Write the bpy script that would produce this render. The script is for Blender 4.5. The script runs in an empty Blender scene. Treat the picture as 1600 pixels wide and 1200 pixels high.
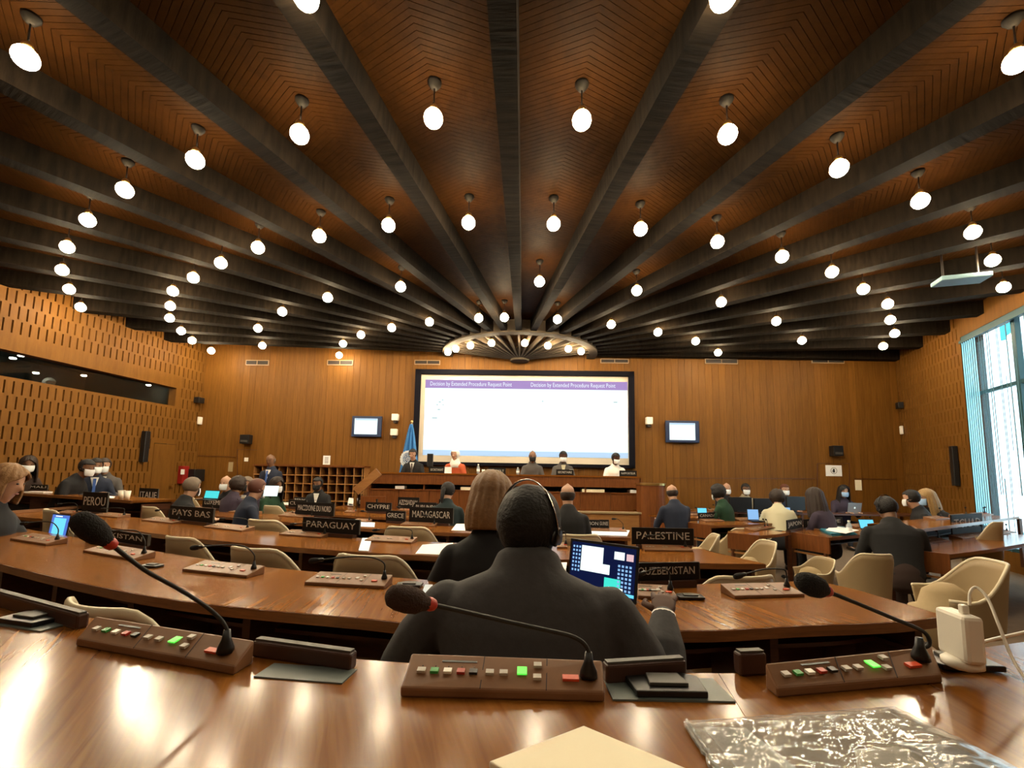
import bpy, bmesh, math, random
from mathutils import Vector, Matrix, noise
random.seed(7)
C = bpy.context.scene.collection
SC = bpy.context.scene
PI = math.pi
# ------------------------------------------------------------------ camera
CZ = 1.6
F, PX, PY, PITCH, ROLL = 700.0, 800.0, 667.0, math.radians(6.0), math.radians(1.0)
cam = bpy.data.cameras.new('camera')
camo = bpy.data.objects.new('camera', cam); C.objects.link(camo)
camo.matrix_world = Matrix.Translation((0, 0, CZ)) @ Matrix.Rotation(PI / 2 + PITCH, 4, 'X') @ Matrix.Rotation(ROLL, 4, 'Z')
cam.sensor_width = 36; cam.lens = F / 1600 * 36; cam.shift_y = (PY - 600) / 1600; cam.clip_start = 0.02; cam.clip_end = 300
SC.camera = camo
# ------------------------------------------------------------------ world, exposure
SC.view_settings.view_transform = 'Standard'; SC.view_settings.look = 'None'
SC.view_settings.gamma = 1; SC.view_settings.use_curve_mapping = False; SC.view_settings.exposure = 0.0
SC.cycles.use_denoising = True
SC.cycles.max_bounces = 7; SC.cycles.diffuse_bounces = 4; SC.cycles.glossy_bounces = 4; SC.cycles.transmission_bounces = 6
SC.cycles.caustics_reflective = False; SC.cycles.caustics_refractive = False
BULB = 225.0          # radiance of the lower face of the reflector bulbs
SKY = 6.0
w = bpy.data.worlds.new('sky'); SC.world = w; w.use_nodes = True
nt = w.node_tree; nt.nodes.clear()
_o = nt.nodes.new('ShaderNodeOutputWorld'); _b = nt.nodes.new('ShaderNodeBackground')
_t = nt.nodes.new('ShaderNodeTexCoord'); _s = nt.nodes.new('ShaderNodeSeparateXYZ'); _r = nt.nodes.new('ShaderNodeValToRGB')
_r.color_ramp.elements[0].position = 0.45; _r.color_ramp.elements[0].color = (.32, .40, .42, 1)
_r.color_ramp.elements[1].position = 0.6; _r.color_ramp.elements[1].color = (.72, .90, 1.0, 1)
_m = nt.nodes.new('ShaderNodeMath'); _m.operation = 'MULTIPLY_ADD'; _m.inputs[1].default_value = .5; _m.inputs[2].default_value = .5
nt.links.new(_t.outputs['Generated'], _s.inputs[0]); nt.links.new(_s.outputs[2], _m.inputs[0]); nt.links.new(_m.outputs[0], _r.inputs[0])
nt.links.new(_r.outputs[0], _b.inputs[0]); nt.links.new(_b.outputs[0], _o.inputs[0]); _b.inputs[1].default_value = SKY

# ------------------------------------------------------------------ from a direction of the lens to a point of the room
def ray(px, py):
    X = (px - PX) / F; Y = -(py - PY) / F
    c, s = math.cos(ROLL), math.sin(ROLL)
    X, Y = c * X - s * Y, s * X + c * Y
    return Vector((X, math.cos(PITCH) - Y * math.sin(PITCH), math.sin(PITCH) + Y * math.cos(PITCH)))
EYE = Vector((0, 0, CZ))
def onz(px, py, z):
    d = ray(px, py); return EYE + d * ((z - CZ) / d.z)
def ony(px, py, Y):
    d = ray(px, py); return EYE + d * (Y / d.y)
def onw(px, py, P, n):
    d = ray(px, py); return EYE + d * ((P - EYE).dot(n) / d.dot(n))

# ------------------------------------------------------------------ materials
MATS = {}
ALB = {'suit': .7, 'console': .95, 'shell': .66, 'seat_pad': .62, 'carpet': .62, 'skin': .8, 'hair': .72, 'cloth_': .72, 'screen_cloth': .8, 'pale_ring': .42, 'lip_grey': .7, 'outlet': .65, 'black': .7, 'rim_cream': .75, 'foam': .7, 'red_paint': .6, 'folder': .7, 'flag_blue': .85}
def mat(name, col, rough=.5, metal=0, spec=.5, emis=0, trans=0, coat=0, noise_amt=0, noise_scale=20, bump=0, ecol=None, ior=1.45, alpha=1):
    if name in MATS: return MATS[name]
    for k_, f_ in ALB.items():
        if name.startswith(k_): col = tuple(c * f_ for c in col)
    m = bpy.data.materials.new(name); m.use_nodes = True; MATS[name] = m
    n = m.node_tree; b = n.nodes['Principled BSDF']
    b.inputs['Base Color'].default_value = (*col, 1); b.inputs['Roughness'].default_value = rough
    b.inputs['Metallic'].default_value = metal; b.inputs['Specular IOR Level'].default_value = spec
    b.inputs['Transmission Weight'].default_value = trans; b.inputs['Coat Weight'].default_value = coat; b.inputs['IOR'].default_value = ior
    b.inputs['Alpha'].default_value = alpha
    if emis and name[:4] in ('lcd_', 'scre'): b.inputs['Base Color'].default_value = (.01, .01, .01, 1); b.inputs['Roughness'].default_value = .3 if name[:3] == 'lcd' else .9; b.inputs['Specular IOR Level'].default_value = .1
    if emis:
        b.inputs['Emission Color'].default_value = (*(ecol or col), 1); b.inputs['Emission Strength'].default_value = emis
    if noise_amt or bump:
        tc = n.nodes.new('ShaderNodeTexCoord'); nz = n.nodes.new('ShaderNodeTexNoise'); nz.inputs['Scale'].default_value = noise_scale; nz.inputs['Detail'].default_value = 4
        n.links.new(tc.outputs['Object'], nz.inputs['Vector'])
        if noise_amt:
            mx = n.nodes.new('ShaderNodeMix'); mx.data_type = 'RGBA'; mx.inputs['A'].default_value = (*[c * (1 - noise_amt) for c in col], 1)
            mx.inputs['B'].default_value = (*[min(1, c * (1 + noise_amt)) for c in col], 1)
            n.links.new(nz.outputs['Fac'], mx.inputs['Factor']); n.links.new(mx.outputs['Result'], b.inputs['Base Color'])
        if bump:
            bp = n.nodes.new('ShaderNodeBump'); bp.inputs['Strength'].default_value = bump; bp.inputs['Distance'].default_value = .01
            n.links.new(nz.outputs['Fac'], bp.inputs['Height']); n.links.new(bp.outputs['Normal'], b.inputs['Normal'])
    return m
def wood(name, light, dark, scale=(1, 1, 1), rough=.4, coat=0, uv=False, rnd=0.0, nscale=6, spec=.5, rough_var=.0):
    """grain runs along the axis that has the small scale"""
    if name in MATS: return MATS[name]
    light = tuple(c * .62 for c in light); dark = tuple(c * .60 for c in dark)
    m = bpy.data.materials.new(name); m.use_nodes = True; MATS[name] = m
    n = m.node_tree; L = n.links; b = n.nodes['Principled BSDF']
    tc = n.nodes.new('ShaderNodeTexCoord'); mp = n.nodes.new('ShaderNodeMapping'); mp.inputs['Scale'].default_value = scale
    L.new(tc.outputs['UV' if uv else 'Object'], mp.inputs['Vector'])
    oi = n.nodes.new('ShaderNodeObjectInfo')
    if rnd:
        ad = n.nodes.new('ShaderNodeVectorMath'); ad.operation = 'ADD'
        mu = n.nodes.new('ShaderNodeMath'); mu.operation = 'MULTIPLY'; mu.inputs[1].default_value = 37
        L.new(oi.outputs['Random'], mu.inputs[0]); L.new(mp.outputs[0], ad.inputs[0]); L.new(mu.outputs[0], ad.inputs[1]); vec = ad.outputs[0]
    else: vec = mp.outputs[0]
    n1 = n.nodes.new('ShaderNodeTexNoise'); n1.inputs['Scale'].default_value = nscale; n1.inputs['Detail'].default_value = 5; n1.inputs['Distortion'].default_value = .6
    L.new(vec, n1.inputs['Vector'])
    n2 = n.nodes.new('ShaderNodeTexNoise'); n2.inputs['Scale'].default_value = nscale * 6; n2.inputs['Detail'].default_value = 2
    L.new(vec, n2.inputs['Vector'])
    r = n.nodes.new('ShaderNodeValToRGB'); r.color_ramp.elements[0].position = .3; r.color_ramp.elements[1].position = .7
    r.color_ramp.elements[0].color = (*dark, 1); r.color_ramp.elements[1].color = (*light, 1)
    mx = n.nodes.new('ShaderNodeMath'); mx.operation = 'MULTIPLY_ADD'; mx.inputs[1].default_value = .25
    L.new(n2.outputs['Fac'], mx.inputs[0])
    sc = n.nodes.new('ShaderNodeMath'); sc.operation = 'MULTIPLY'; sc.inputs[1].default_value = .75; L.new(n1.outputs['Fac'], sc.inputs[0])
    L.new(sc.outputs[0], mx.inputs[2]); L.new(mx.outputs[0], r.inputs['Fac'])
    out = r.outputs[0]
    if rnd:
        hs = n.nodes.new('ShaderNodeHueSaturation'); mr = n.nodes.new('ShaderNodeMapRange')
        mr.inputs['To Min'].default_value = 1 - rnd; mr.inputs['To Max'].default_value = 1 + rnd
        L.new(oi.outputs['Random'], mr.inputs['Value']); L.new(mr.outputs[0], hs.inputs['Value']); L.new(out, hs.inputs['Color']); out = hs.outputs[0]
    L.new(out, b.inputs['Base Color'])
    b.inputs['Roughness'].default_value = rough; b.inputs['Coat Weight'].default_value = coat; b.inputs['Coat Roughness'].default_value = .15; b.inputs['Specular IOR Level'].default_value = spec
    if rough_var:
        mr2 = n.nodes.new('ShaderNodeMapRange'); mr2.inputs['To Min'].default_value = rough - rough_var; mr2.inputs['To Max'].default_value = rough + rough_var
        L.new(n2.outputs['Fac'], mr2.inputs['Value']); L.new(mr2.outputs[0], b.inputs['Roughness'])
    bp = n.nodes.new('ShaderNodeBump'); bp.inputs['Strength'].default_value = .06; bp.inputs['Distance'].default_value = .003
    L.new(mx.outputs[0], bp.inputs['Height']); L.new(bp.outputs[0], b.inputs['Normal'])
    return m
DESK = wood('desk_veneer', (.42, .155, .026), (.21, .066, .010), (30, 1.1, 1), .17, 0, uv=True, nscale=1.2, rough_var=.03, spec=.28)
DESKE = wood('desk_edge_wood', (.42, .16, .045), (.22, .075, .02), (2, 2, 30), .3, nscale=3)
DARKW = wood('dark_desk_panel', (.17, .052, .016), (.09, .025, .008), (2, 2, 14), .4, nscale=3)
REDW = wood('reddish_panel_wood', (.30, .100, .024), (.18, .055, .013), (14, 14, 1.2), .4, nscale=3, spec=.25)
WALLW = wood('wall_veneer', (.285, .122, .021), (.200, .080, .012), (14, 14, .8), .5, rnd=.10, nscale=2.2, spec=.14)
SLOTW = wood('slotted_wall_wood', (.265, .115, .020), (.195, .080, .013), (6, 6, .8), .55, nscale=2, spec=.12)
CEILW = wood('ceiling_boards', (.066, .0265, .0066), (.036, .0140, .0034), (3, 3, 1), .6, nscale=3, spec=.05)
CREAMW = wood('pale_rail_wood', (.55, .27, .09), (.40, .17, .05), (2, 14, 14), .35, nscale=2)
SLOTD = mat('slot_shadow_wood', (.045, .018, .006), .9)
def concrete():
    m = bpy.data.materials.new('board_marked_concrete'); m.use_nodes = True; n = m.node_tree; L = n.links; b = n.nodes['Principled BSDF']
    tc = n.nodes.new('ShaderNodeTexCoord'); mp = n.nodes.new('ShaderNodeMapping'); mp.inputs['Scale'].default_value = (1, 8, 1.3); L.new(tc.outputs['Object'], mp.inputs[0])
    a = n.nodes.new('ShaderNodeTexNoise'); a.inputs['Scale'].default_value = 3; a.inputs['Detail'].default_value = 6; L.new(mp.outputs[0], a.inputs['Vector'])
    c = n.nodes.new('ShaderNodeTexNoise'); c.inputs['Scale'].default_value = .9; c.inputs['Detail'].default_value = 4; L.new(tc.outputs['Object'], c.inputs['Vector'])
    ad = n.nodes.new('ShaderNodeMath'); ad.operation = 'MULTIPLY'; L.new(a.outputs['Fac'], ad.inputs[0]); L.new(c.outputs['Fac'], ad.inputs[1])
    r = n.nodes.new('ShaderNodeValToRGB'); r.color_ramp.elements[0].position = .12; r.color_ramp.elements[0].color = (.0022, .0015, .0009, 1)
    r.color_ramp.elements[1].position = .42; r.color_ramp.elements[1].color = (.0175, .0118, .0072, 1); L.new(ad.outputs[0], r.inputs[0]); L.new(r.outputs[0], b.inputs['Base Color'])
    b.inputs['Roughness'].default_value = .9; b.inputs['Specular IOR Level'].default_value = .1
    bp = n.nodes.new('ShaderNodeBump'); bp.inputs['Strength'].default_value = .5; bp.inputs['Distance'].default_value = .01; L.new(a.outputs['Fac'], bp.inputs['Height']); L.new(bp.outputs[0], b.inputs['Normal'])
    return m
CONC = concrete()
LITC = mat('pale_ring_concrete', (.15, .115, .08), .85, spec=.15, noise_amt=.3, noise_scale=6)  # paler copy of the beam concrete, lamplight put into the colour
def M(k): return MATS[k]
mat('bulb_glow', (1, .90, .70), emis=BULB, ecol=(1, .84, .58)); mat('bulb_neck_glow', (1, .85, .6), emis=120, ecol=(1, .70, .36))
mat('dark_metal', (.035, .03, .028), .45, .6); mat('brass', (.62, .42, .16), .3, 1); mat('chrome', (.7, .68, .64), .22, 1)
mat('console_brown', (.205, .098, .045), .42, spec=.3, noise_amt=.12, noise_scale=60); mat('console_dark', (.055, .024, .016), .4)
mat('console_tan', (.34, .175, .085), .45, noise_amt=.08, noise_scale=60)
mat('seam_dark', (.03, .012, .008), .6)
mat('key_grey', (.46, .42, .36), .45); mat('key_green', (.05, .32, .07), .4); mat('key_white', (.82, .80, .72), .4); mat('key_red', (.42, .035, .02), .4)
mat('key_black', (.012, .012, .012), .4); mat('key_lit', (.1, .8, .08), .4, emis=1.0, ecol=(.10, .85, .07)); mat('key_orange', (.60, .07, .025), .4)
mat('black_plastic', (.012, .012, .013), .35); mat('black_rubber', (.02, .019, .018), .7); mat('foam_brown', (.06, .028, .018), .95, bump=.8, noise_scale=400); mat('foam_black', (.012, .010, .010), .95, bump=.8, noise_scale=400)
mat('lip_grey', (.075, .070, .06), .5); mat('outlet_grey', (.17, .20, .19), .4)
mat('shell_cream', (.50, .37, .205), .45, noise_amt=.05, noise_scale=8); mat('rim_cream', (.80, .70, .50), .4); mat('pad_grey', (.20, .150, .095), .85, noise_amt=.1, noise_scale=30); mat('seat_pad', (.52, .38, .20), .8, noise_amt=.1, noise_scale=30)
mat('paper', (.80, .80, .80), .7); mat('paper_cream', (.88, .80, .60), .7); mat('paper_blue', (.62, .75, .95), .6)
mat('white_plastic', (.80, .76, .66), .35); mat('plate_black', (.012, .010, .009), .6, spec=.15); mat('letter_white', (.50, .47, .42), .6)
mat('carpet', (.22, .145, .085), .95, noise_amt=.25, noise_scale=12, bump=.4)
mat('aluminium', (.5, .5, .5), .35, .9); mat('laptop_black', (.012, .012, .014), .4)
mat('screen_white', (1, 1, 1), emis=1.15, ecol=(.86, .99, 1.0)); mat('screen_band', (.6, .6, .9), emis=1.0, ecol=(.40, .27, .60)); mat('screen_band_blue', (.5, .7, .95), emis=1.0, ecol=(.55, .76, .98))
mat('screen_text', (1, 1, 1), emis=1.1, ecol=(.82, .90, 1.0)); mat('screen_grey', (.5, .6, .6), emis=.7, ecol=(.6, .75, .78)); mat('screen_cloth', (.70, .62, .50), .9)
mat('frame_black', (.006, .006, .010), .8, spec=.08); mat('tv_navy', (.008, .022, .075), .4)
mat('lcd_cyan', (.2, .8, .9), emis=1.1, ecol=(.16, .72, 1.0)); mat('lcd_blue', (.2, .4, .9), emis=.8, ecol=(.10, .24, .85)); mat('lcd_teal', (.1, .8, .8), emis=1.0, ecol=(.08, .78, .80)); mat('lcd_white', (.9, 1, 1), emis=1.25, ecol=(.85, 1, .98)); mat('lcd_navy', (.0, .01, .06), .3, emis=.5, ecol=(.004, .014, .09)); mat('lcd_icon', (.5, .7, 1), emis=.9, ecol=(.32, .60, 1.0)); mat('lcd_pink', (1, .75, .75), emis=.9, ecol=(.95, .62, .66)); mat('lcd_aqua', (.1, .9, .8), emis=1.0, ecol=(.06, .85, .70)); mat('lcd_lav', (.7, .75, 1), emis=1.0, ecol=(.72, .80, 1.0))
SKIN = {'dark': mat('skin_dark', (.085, .036, .020), .6, spec=.3), 'brown': mat('skin_brown', (.22, .11, .06), .5), 'light': mat('skin_light', (.52, .30, .20), .5)}
mat('suit_grey', (.085, .084, .088), .9, noise_amt=.18, noise_scale=45, bump=.15); mat('suit_black', (.010, .010, .012), .85); mat('suit_navy', (.012, .020, .048), .8); mat('suit_teal', (.010, .026, .030), .85); mat('suit_green', (.010, .050, .022), .9); mat('suit_midgrey', (.10, .09, .085), .85)
mat('shirt_white', (.75, .74, .70), .8); mat('cloth_cream', (.70, .66, .46), .85); mat('cloth_orange', (.55, .10, .03), .85); mat('cloth_plum', (.05, .035, .06), .9); mat('cloth_blue', (.16, .26, .95), .8); mat('tie_blue', (.05, .12, .40), .6); mat('cloth_beige', (.50, .42, .28), .9, noise_amt=.4, noise_scale=40); mat('cloth_brown', (.045, .025, .02), .9)
mat('hair_black', (.008, .006, .006), .65, bump=.6, noise_scale=90); mat('hair_brown', (.27, .135, .045), .55, noise_amt=.3, noise_scale=60, bump=.5); mat('hair_dark', (.028, .014, .009), .6, bump=.5, noise_scale=80); mat('hair_grey', (.20, .15, .11), .7, noise_amt=.2, noise_scale=60); mat('hair_blonde', (.42, .26, .10), .55, noise_amt=.3, noise_scale=60); mat('hair_auburn', (.12, .035, .018), .6)
mat('mask_white', (.72, .76, .80), .8); mat('mask_blue', (.30, .48, .75), .8); mat('eye_dark', (.01, .008, .008), .3); mat('lip', (.25, .08, .06), .5)
mat('trouser_dark', (.014, .014, .018), .9); mat('shoe_black', (.01, .01, .01), .35)
mat('flag_blue', (.045, .22, .55), .75, noise_amt=.1, noise_scale=6); mat('flag_white', (.60, .66, .70), .8)
mat('red_paint', (.40, .02, .015), .35); mat('vent_dark', (.02, .013, .01), .7); mat('vent_frame', (.30, .20, .12), .45)
mat('glass_dark', (.35, .4, .4), .03, trans=1, ior=1.45); mat('booth_dark', (.03, .034, .026), .8); mat('booth_green', (.03, .05, .03), .9); mat('panel_blue', (.22, .36, .42), .5); mat('booth_lamp', (1, 1, 1), emis=150, ecol=(1, .96, .85))
mat('window_teal', (.015, .06, .075), .5); mat('blind_teal', (.30, .58, .66), .7); mat('blind_string', (.06, .14, .17), .7); mat('facade', (.84, .88, .88), .9); mat('facade_glass', (.03, .26, .32), .4)
mat('folder_teal', (.015, .22, .32), .45); mat('bag_black', (.012, .012, .014), .6)
mat('cup_white', (.85, .82, .72), .4); mat('water_bottle', (.55, .62, .66), .15, trans=.5)
def thin_glass(name, tint, refl=1.5):
    m = bpy.data.materials.new(name); m.use_nodes = True; n = m.node_tree; L = n.links
    for x in list(n.nodes): n.nodes.remove(x)
    o = n.nodes.new('ShaderNodeOutputMaterial'); t = n.nodes.new('ShaderNodeBsdfTransparent'); t.inputs[0].default_value = (*tint, 1); g = n.nodes.new('ShaderNodeBsdfGlossy'); g.inputs['Roughness'].default_value = .02
    w_ = n.nodes.new('ShaderNodeLayerWeight'); w_.inputs[0].default_value = .5; pw = n.nodes.new('ShaderNodeMath'); pw.operation = 'POWER'; pw.inputs[1].default_value = 4
    f = n.nodes.new('ShaderNodeMath'); f.operation = 'MULTIPLY_ADD'; f.inputs[1].default_value = .5; f.inputs[2].default_value = .04; mx = n.nodes.new('ShaderNodeMixShader')
    L.new(w_.outputs['Facing'], pw.inputs[0]); L.new(pw.outputs[0], f.inputs[0]); L.new(f.outputs[0], mx.inputs[0]); L.new(t.outputs[0], mx.inputs[1]); L.new(g.outputs[0], mx.inputs[2]); L.new(mx.outputs[0], o.inputs[0]); MATS[name] = m
thin_glass('window_glass', (.93, .98, 1)); thin_glass('booth_glass', (.55, .58, .55))
def clear_film():
    m = bpy.data.materials.new('clear_film'); m.use_nodes = True; n = m.node_tree; L = n.links
    for x in list(n.nodes): n.nodes.remove(x)
    o = n.nodes.new('ShaderNodeOutputMaterial'); t = n.nodes.new('ShaderNodeBsdfTransparent'); g = n.nodes.new('ShaderNodeBsdfGlossy'); g.inputs['Roughness'].default_value = .14
    d = n.nodes.new('ShaderNodeBsdfDiffuse'); d.inputs['Color'].default_value = (.80, .78, .74, 1)
    mx = n.nodes.new('ShaderNodeMixShader'); mx2 = n.nodes.new('ShaderNodeMixShader'); f = n.nodes.new('ShaderNodeFresnel'); f.inputs['IOR'].default_value = 1.6
    tc = n.nodes.new('ShaderNodeTexCoord'); nz = n.nodes.new('ShaderNodeTexNoise'); nz.inputs['Scale'].default_value = 7; nz.inputs['Detail'].default_value = 4; nz.inputs['Distortion'].default_value = 1.2
    L.new(tc.outputs['Object'], nz.inputs['Vector']); bp = n.nodes.new('ShaderNodeBump'); bp.inputs['Strength'].default_value = .2; bp.inputs['Distance'].default_value = .012
    L.new(nz.outputs['Fac'], bp.inputs['Height']); L.new(bp.outputs[0], g.inputs['Normal']); L.new(bp.outputs[0], f.inputs['Normal'])
    mx.inputs[0].default_value = .30; L.new(t.outputs[0], mx.inputs[1]); L.new(d.outputs[0], mx.inputs[2])
    L.new(f.outputs[0], mx2.inputs[0]); L.new(mx.outputs[0], mx2.inputs[1]); L.new(g.outputs[0], mx2.inputs[2]); L.new(mx2.outputs[0], o.inputs[0])
    MATS['clear_film'] = m; return m
clear_film()

# ------------------------------------------------------------------ mesh helpers
class MB:
    def __init__(s): s.v = []; s.f = []; s.uv = {}
    def add(s, vs, fs):
        k = len(s.v); s.v += [Vector(v) for v in vs]; s.f += [tuple(i + k for i in f) for f in fs]; return s
    def box(s, x0, x1, y0, y1, z0, z1):
        return s.add([(x0, y0, z0), (x1, y0, z0), (x1, y1, z0), (x0, y1, z0), (x0, y0, z1), (x1, y0, z1), (x1, y1, z1), (x0, y1, z1)],
                     [(0, 3, 2, 1), (4, 5, 6, 7), (0, 1, 5, 4), (1, 2, 6, 5), (2, 3, 7, 6), (3, 0, 4, 7)])
    def prism(s, pts, z0, z1):
        n = len(pts); vs = [(p[0], p[1], z0) for p in pts] + [(p[0], p[1], z1) for p in pts]
        return s.add(vs, [tuple(range(n))[::-1], tuple(range(n, 2 * n))] + [(i, (i + 1) % n, n + (i + 1) % n, n + i) for i in range(n)])
    def bar(s, a, b, wd, ht, up=(0, 0, 1)):
        a, b = Vector(a), Vector(b); t = (b - a).normalized(); u = t.cross(Vector(up)); u = u.normalized() if u.length > 1e-6 else Vector((1, 0, 0)); v = u.cross(t).normalized()
        vs = [p + u * (i * wd / 2) + v * (j * ht / 2) for p in (a, b) for i, j in ((-1, -1), (1, -1), (1, 1), (-1, 1))]
        return s.add(vs, [(0, 1, 2, 3), (7, 6, 5, 4), (0, 4, 5, 1), (1, 5, 6, 2), (2, 6, 7, 3), (3, 7, 4, 0)])
    def loft(s, pts, rads, side=(1, 0, 0), n=12, cap=True):
        """pts: centres; rads: r or (a,b) per point, a along side"""
        pts = [Vector(p) for p in pts]; rads = [(r, r) if not isinstance(r, (tuple, list)) else r for r in rads]
        side = Vector(side); rings = []; N = len(pts)
        def frame(i):
            t = (pts[min(i + 1, N - 1)] - pts[max(i - 1, 0)]).normalized()
            u = side - t * side.dot(t)
            if u.length < .05: u = Vector((0, 1, 0)) - t * t.y
            u.normalize(); return t, u, t.cross(u).normalized()
        def ring(c, u, v, a, b): return [c + u * (a * math.cos(2 * PI * k / n)) + v * (b * math.sin(2 * PI * k / n)) for k in range(n)]
        for i in range(N):
            t, u, v = frame(i); a, b = rads[i]
            if i == 0 and cap:
                m_ = min(a, b)
                rings.append(ring(pts[0] - t * m_ * .92, u, v, a * .35, b * .35)); rings.append(ring(pts[0] - t * m_ * .6, u, v, a * .8, b * .8))
            rings.append(ring(pts[i], u, v, a, b))
            if i == N - 1 and cap:
                m_ = min(a, b)
                rings.append(ring(pts[-1] + t * m_ * .6, u, v, a * .8, b * .8)); rings.append(ring(pts[-1] + t * m_ * .92, u, v, a * .35, b * .35))
        k = len(s.v); s.v += [p for r in rings for p in r]
        for i in range(len(rings) - 1):
            for j in range(n):
                s.f.append((k + i * n + j, k + i * n + (j + 1) % n, k + (i + 1) * n + (j + 1) % n, k + (i + 1) * n + j))
        s.f.append(tuple(k + j for j in range(n))[::-1]); e = k + (len(rings) - 1) * n; s.f.append(tuple(e + j for j in range(n)))
        return s
    def tube(s, pts, r, n=8): return s.loft(pts, [r] * len(pts) if not isinstance(r, list) else r, side=(.31, .2, .93), n=n, cap=False)
    def lathe(s, prof, c=(0, 0, 0), n=20):
        k = len(s.v); c = Vector(c)
        for r, z in prof:
            for j in range(n): s.v.append(c + Vector((r * math.cos(2 * PI * j / n), r * math.sin(2 * PI * j / n), z)))
        for i in range(len(prof) - 1):
            for j in range(n): s.f.append((k + i * n + j, k + i * n + (j + 1) % n, k + (i + 1) * n + (j + 1) % n, k + (i + 1) * n + j))
        s.f.append(tuple(k + j for j in range(n))[::-1]); e = k + (len(prof) - 1) * n; s.f.append(tuple(e + j for j in range(n)))
        return s
    def sphere(s, c, rx, ry=None, rz=None, n=14):
        ry = ry or rx; rz = rz or rx; k0 = len(s.v)
        s.lathe([(math.sin(PI * i / n) + 1e-4, -math.cos(PI * i / n)) for i in range(n + 1)], n=n + 4)
        for i in range(k0, len(s.v)): v = s.v[i]; s.v[i] = Vector((c[0] + v.x * rx, c[1] + v.y * ry, c[2] + v.z * rz))
        return s
    def grid(s, fn, nu, nv, thick=0):
        k = len(s.v)
        for i in range(nu + 1):
            for j in range(nv + 1): s.v.append(Vector(fn(i / nu, j / nv)))
        for i in range(nu):
            for j in range(nv):
                a = k + i * (nv + 1) + j; s.f.append((a, a + nv + 1, a + nv + 2, a + 1))
        return s
    def xf(s, m, a=0):
        for i in range(a, len(s.v)): s.v[i] = m @ s.v[i]
        return s
    def mesh(s, name, m, smooth=False, fix=True):
        me = bpy.data.meshes.new(name); me.from_pydata([tuple(v) for v in s.v], [], s.f); me.update()
        if fix:
            b = bmesh.new(); b.from_mesh(me); bmesh.ops.recalc_face_normals(b, faces=b.faces); b.to_mesh(me); b.free()
        if smooth: me.polygons.foreach_set('use_smooth', [True] * len(me.polygons))
        if m: me.materials.append(m if not isinstance(m, str) else MATS[m])
        return me
def link(name, me, parent=None, loc=None, rz=None):
    o = bpy.data.objects.new(name, me); C.objects.link(o)
    if parent: o.parent = parent
    if loc is not None: o.location = loc
    if rz is not None: o.rotation_euler = (0, 0, rz)
    return o
def part(name, mb, m, parent, smooth=False, bevel=0, solid=0, fix=True, label=None):
    o = link(name, mb.mesh(name, m, smooth, fix), parent)
    if solid: d = o.modifiers.new('thick', 'SOLIDIFY'); d.thickness = solid; d.offset = 0
    if bevel: d = o.modifiers.new('bev', 'BEVEL'); d.width = bevel; d.segments = 2; d.limit_method = 'ANGLE'
    if label: o['label'] = label
    return o
def tag(o, label, cat, group=None):
    o['label'] = label; o['category'] = cat
    if group: o['group'] = group
    return o
def thing(name, label, cat, loc=(0, 0, 0), rz=0, group=None):
    return tag(link(name, None, None, loc, rz), label, cat, group)
def struct(name, mb, m, parent=None, **k):
    o = part(name, mb, m, parent, **k)
    if not parent: o['kind'] = 'structure'
    return o
def copy_tree(o, parent=None):
    c = o.copy(); C.objects.link(c)
    if parent: c.parent = parent
    for ch in list(o.children): copy_tree(ch, c)
    return c
ORD = ['first', 'second', 'third', 'fourth', 'fifth', 'sixth', 'seventh', 'eighth', 'ninth', 'tenth', 'eleventh', 'twelfth', 'thirteenth', 'fourteenth', 'fifteenth', 'sixteenth', 'seventeenth', 'eighteenth', 'nineteenth', 'twentieth', 'twenty-first', 'twenty-second', 'twenty-third']
def text_mesh(body, size, m, parent, loc, rot, name='lettering', xs=1.0, depth=.0006, align='CENTER', width=None):
    cu = bpy.data.curves.new(name, 'FONT'); cu.body = body; cu.size = size; cu.extrude = depth; cu.align_x = align; cu.align_y = 'CENTER'; cu.resolution_u = 2
    t = bpy.data.objects.new('tmp', cu); me = bpy.data.meshes.new_from_object(t); bpy.data.objects.remove(t); bpy.data.curves.remove(cu); me.name = name
    if width:
        xx = [v.co.x for v in me.vertices]; xs = width / (max(xx) - min(xx))
    me.materials.clear(); me.materials.append(MATS[m] if isinstance(m, str) else m)
    o = link(name, me, parent); o.scale = (xs, 1, 1); o.rotation_euler = rot; o.location = loc
    return o
def smooth_line(P, n=6):
    """catmull-rom through the points"""
    P = [Vector(p) for p in P]; out = []
    for i in range(len(P) - 1):
        a, b, c, d = P[max(i - 1, 0)], P[i], P[i + 1], P[min(i + 2, len(P) - 1)]
        for k in range(n):
            t = k / n
            out.append(.5 * ((2 * b) + (c - a) * t + (2 * a - 5 * b + 4 * c - d) * t * t + (3 * b - a - 3 * c + d) * t ** 3))
    out.append(P[-1]); return out

# ================================================================== ROOM
ZS = 4.49                            # soffit of the radial beams
ZB, ZP, ZL = 4.35, 4.72, 4.40        # beam soffit, boards, lamp globes
PL = onz(322, 562, ZB); PR = onz(1400, 574, ZB); HUB = onz(812, 563, ZB).xy
PL.z = PR.z = 0
wl_dir = (onz(0, 458, ZB) - onz(322, 562, ZB)); wl_dir.z = 0; wl_dir.normalize()
wr_dir = (onz(1600, 470, ZB) - onz(1400, 574, ZB)); wr_dir.z = 0; wr_dir.normalize()
QL = PL + wl_dir * 15.5; QR = PR + wr_dir * 5.2; QR2 = Vector((QR.x + .1, -4.4, 0)); QL.y = -4.4
fw = (PR - PL).normalized(); fn = Vector((fw.y, -fw.x, 0))       # along / out of the front wall
nl = Vector((-wl_dir.y, wl_dir.x, 0)); nl = nl if nl.x > 0 else -nl
nr = Vector((-wr_dir.y, wr_dir.x, 0)); nr = nr if nr.x < 0 else -nr
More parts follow.
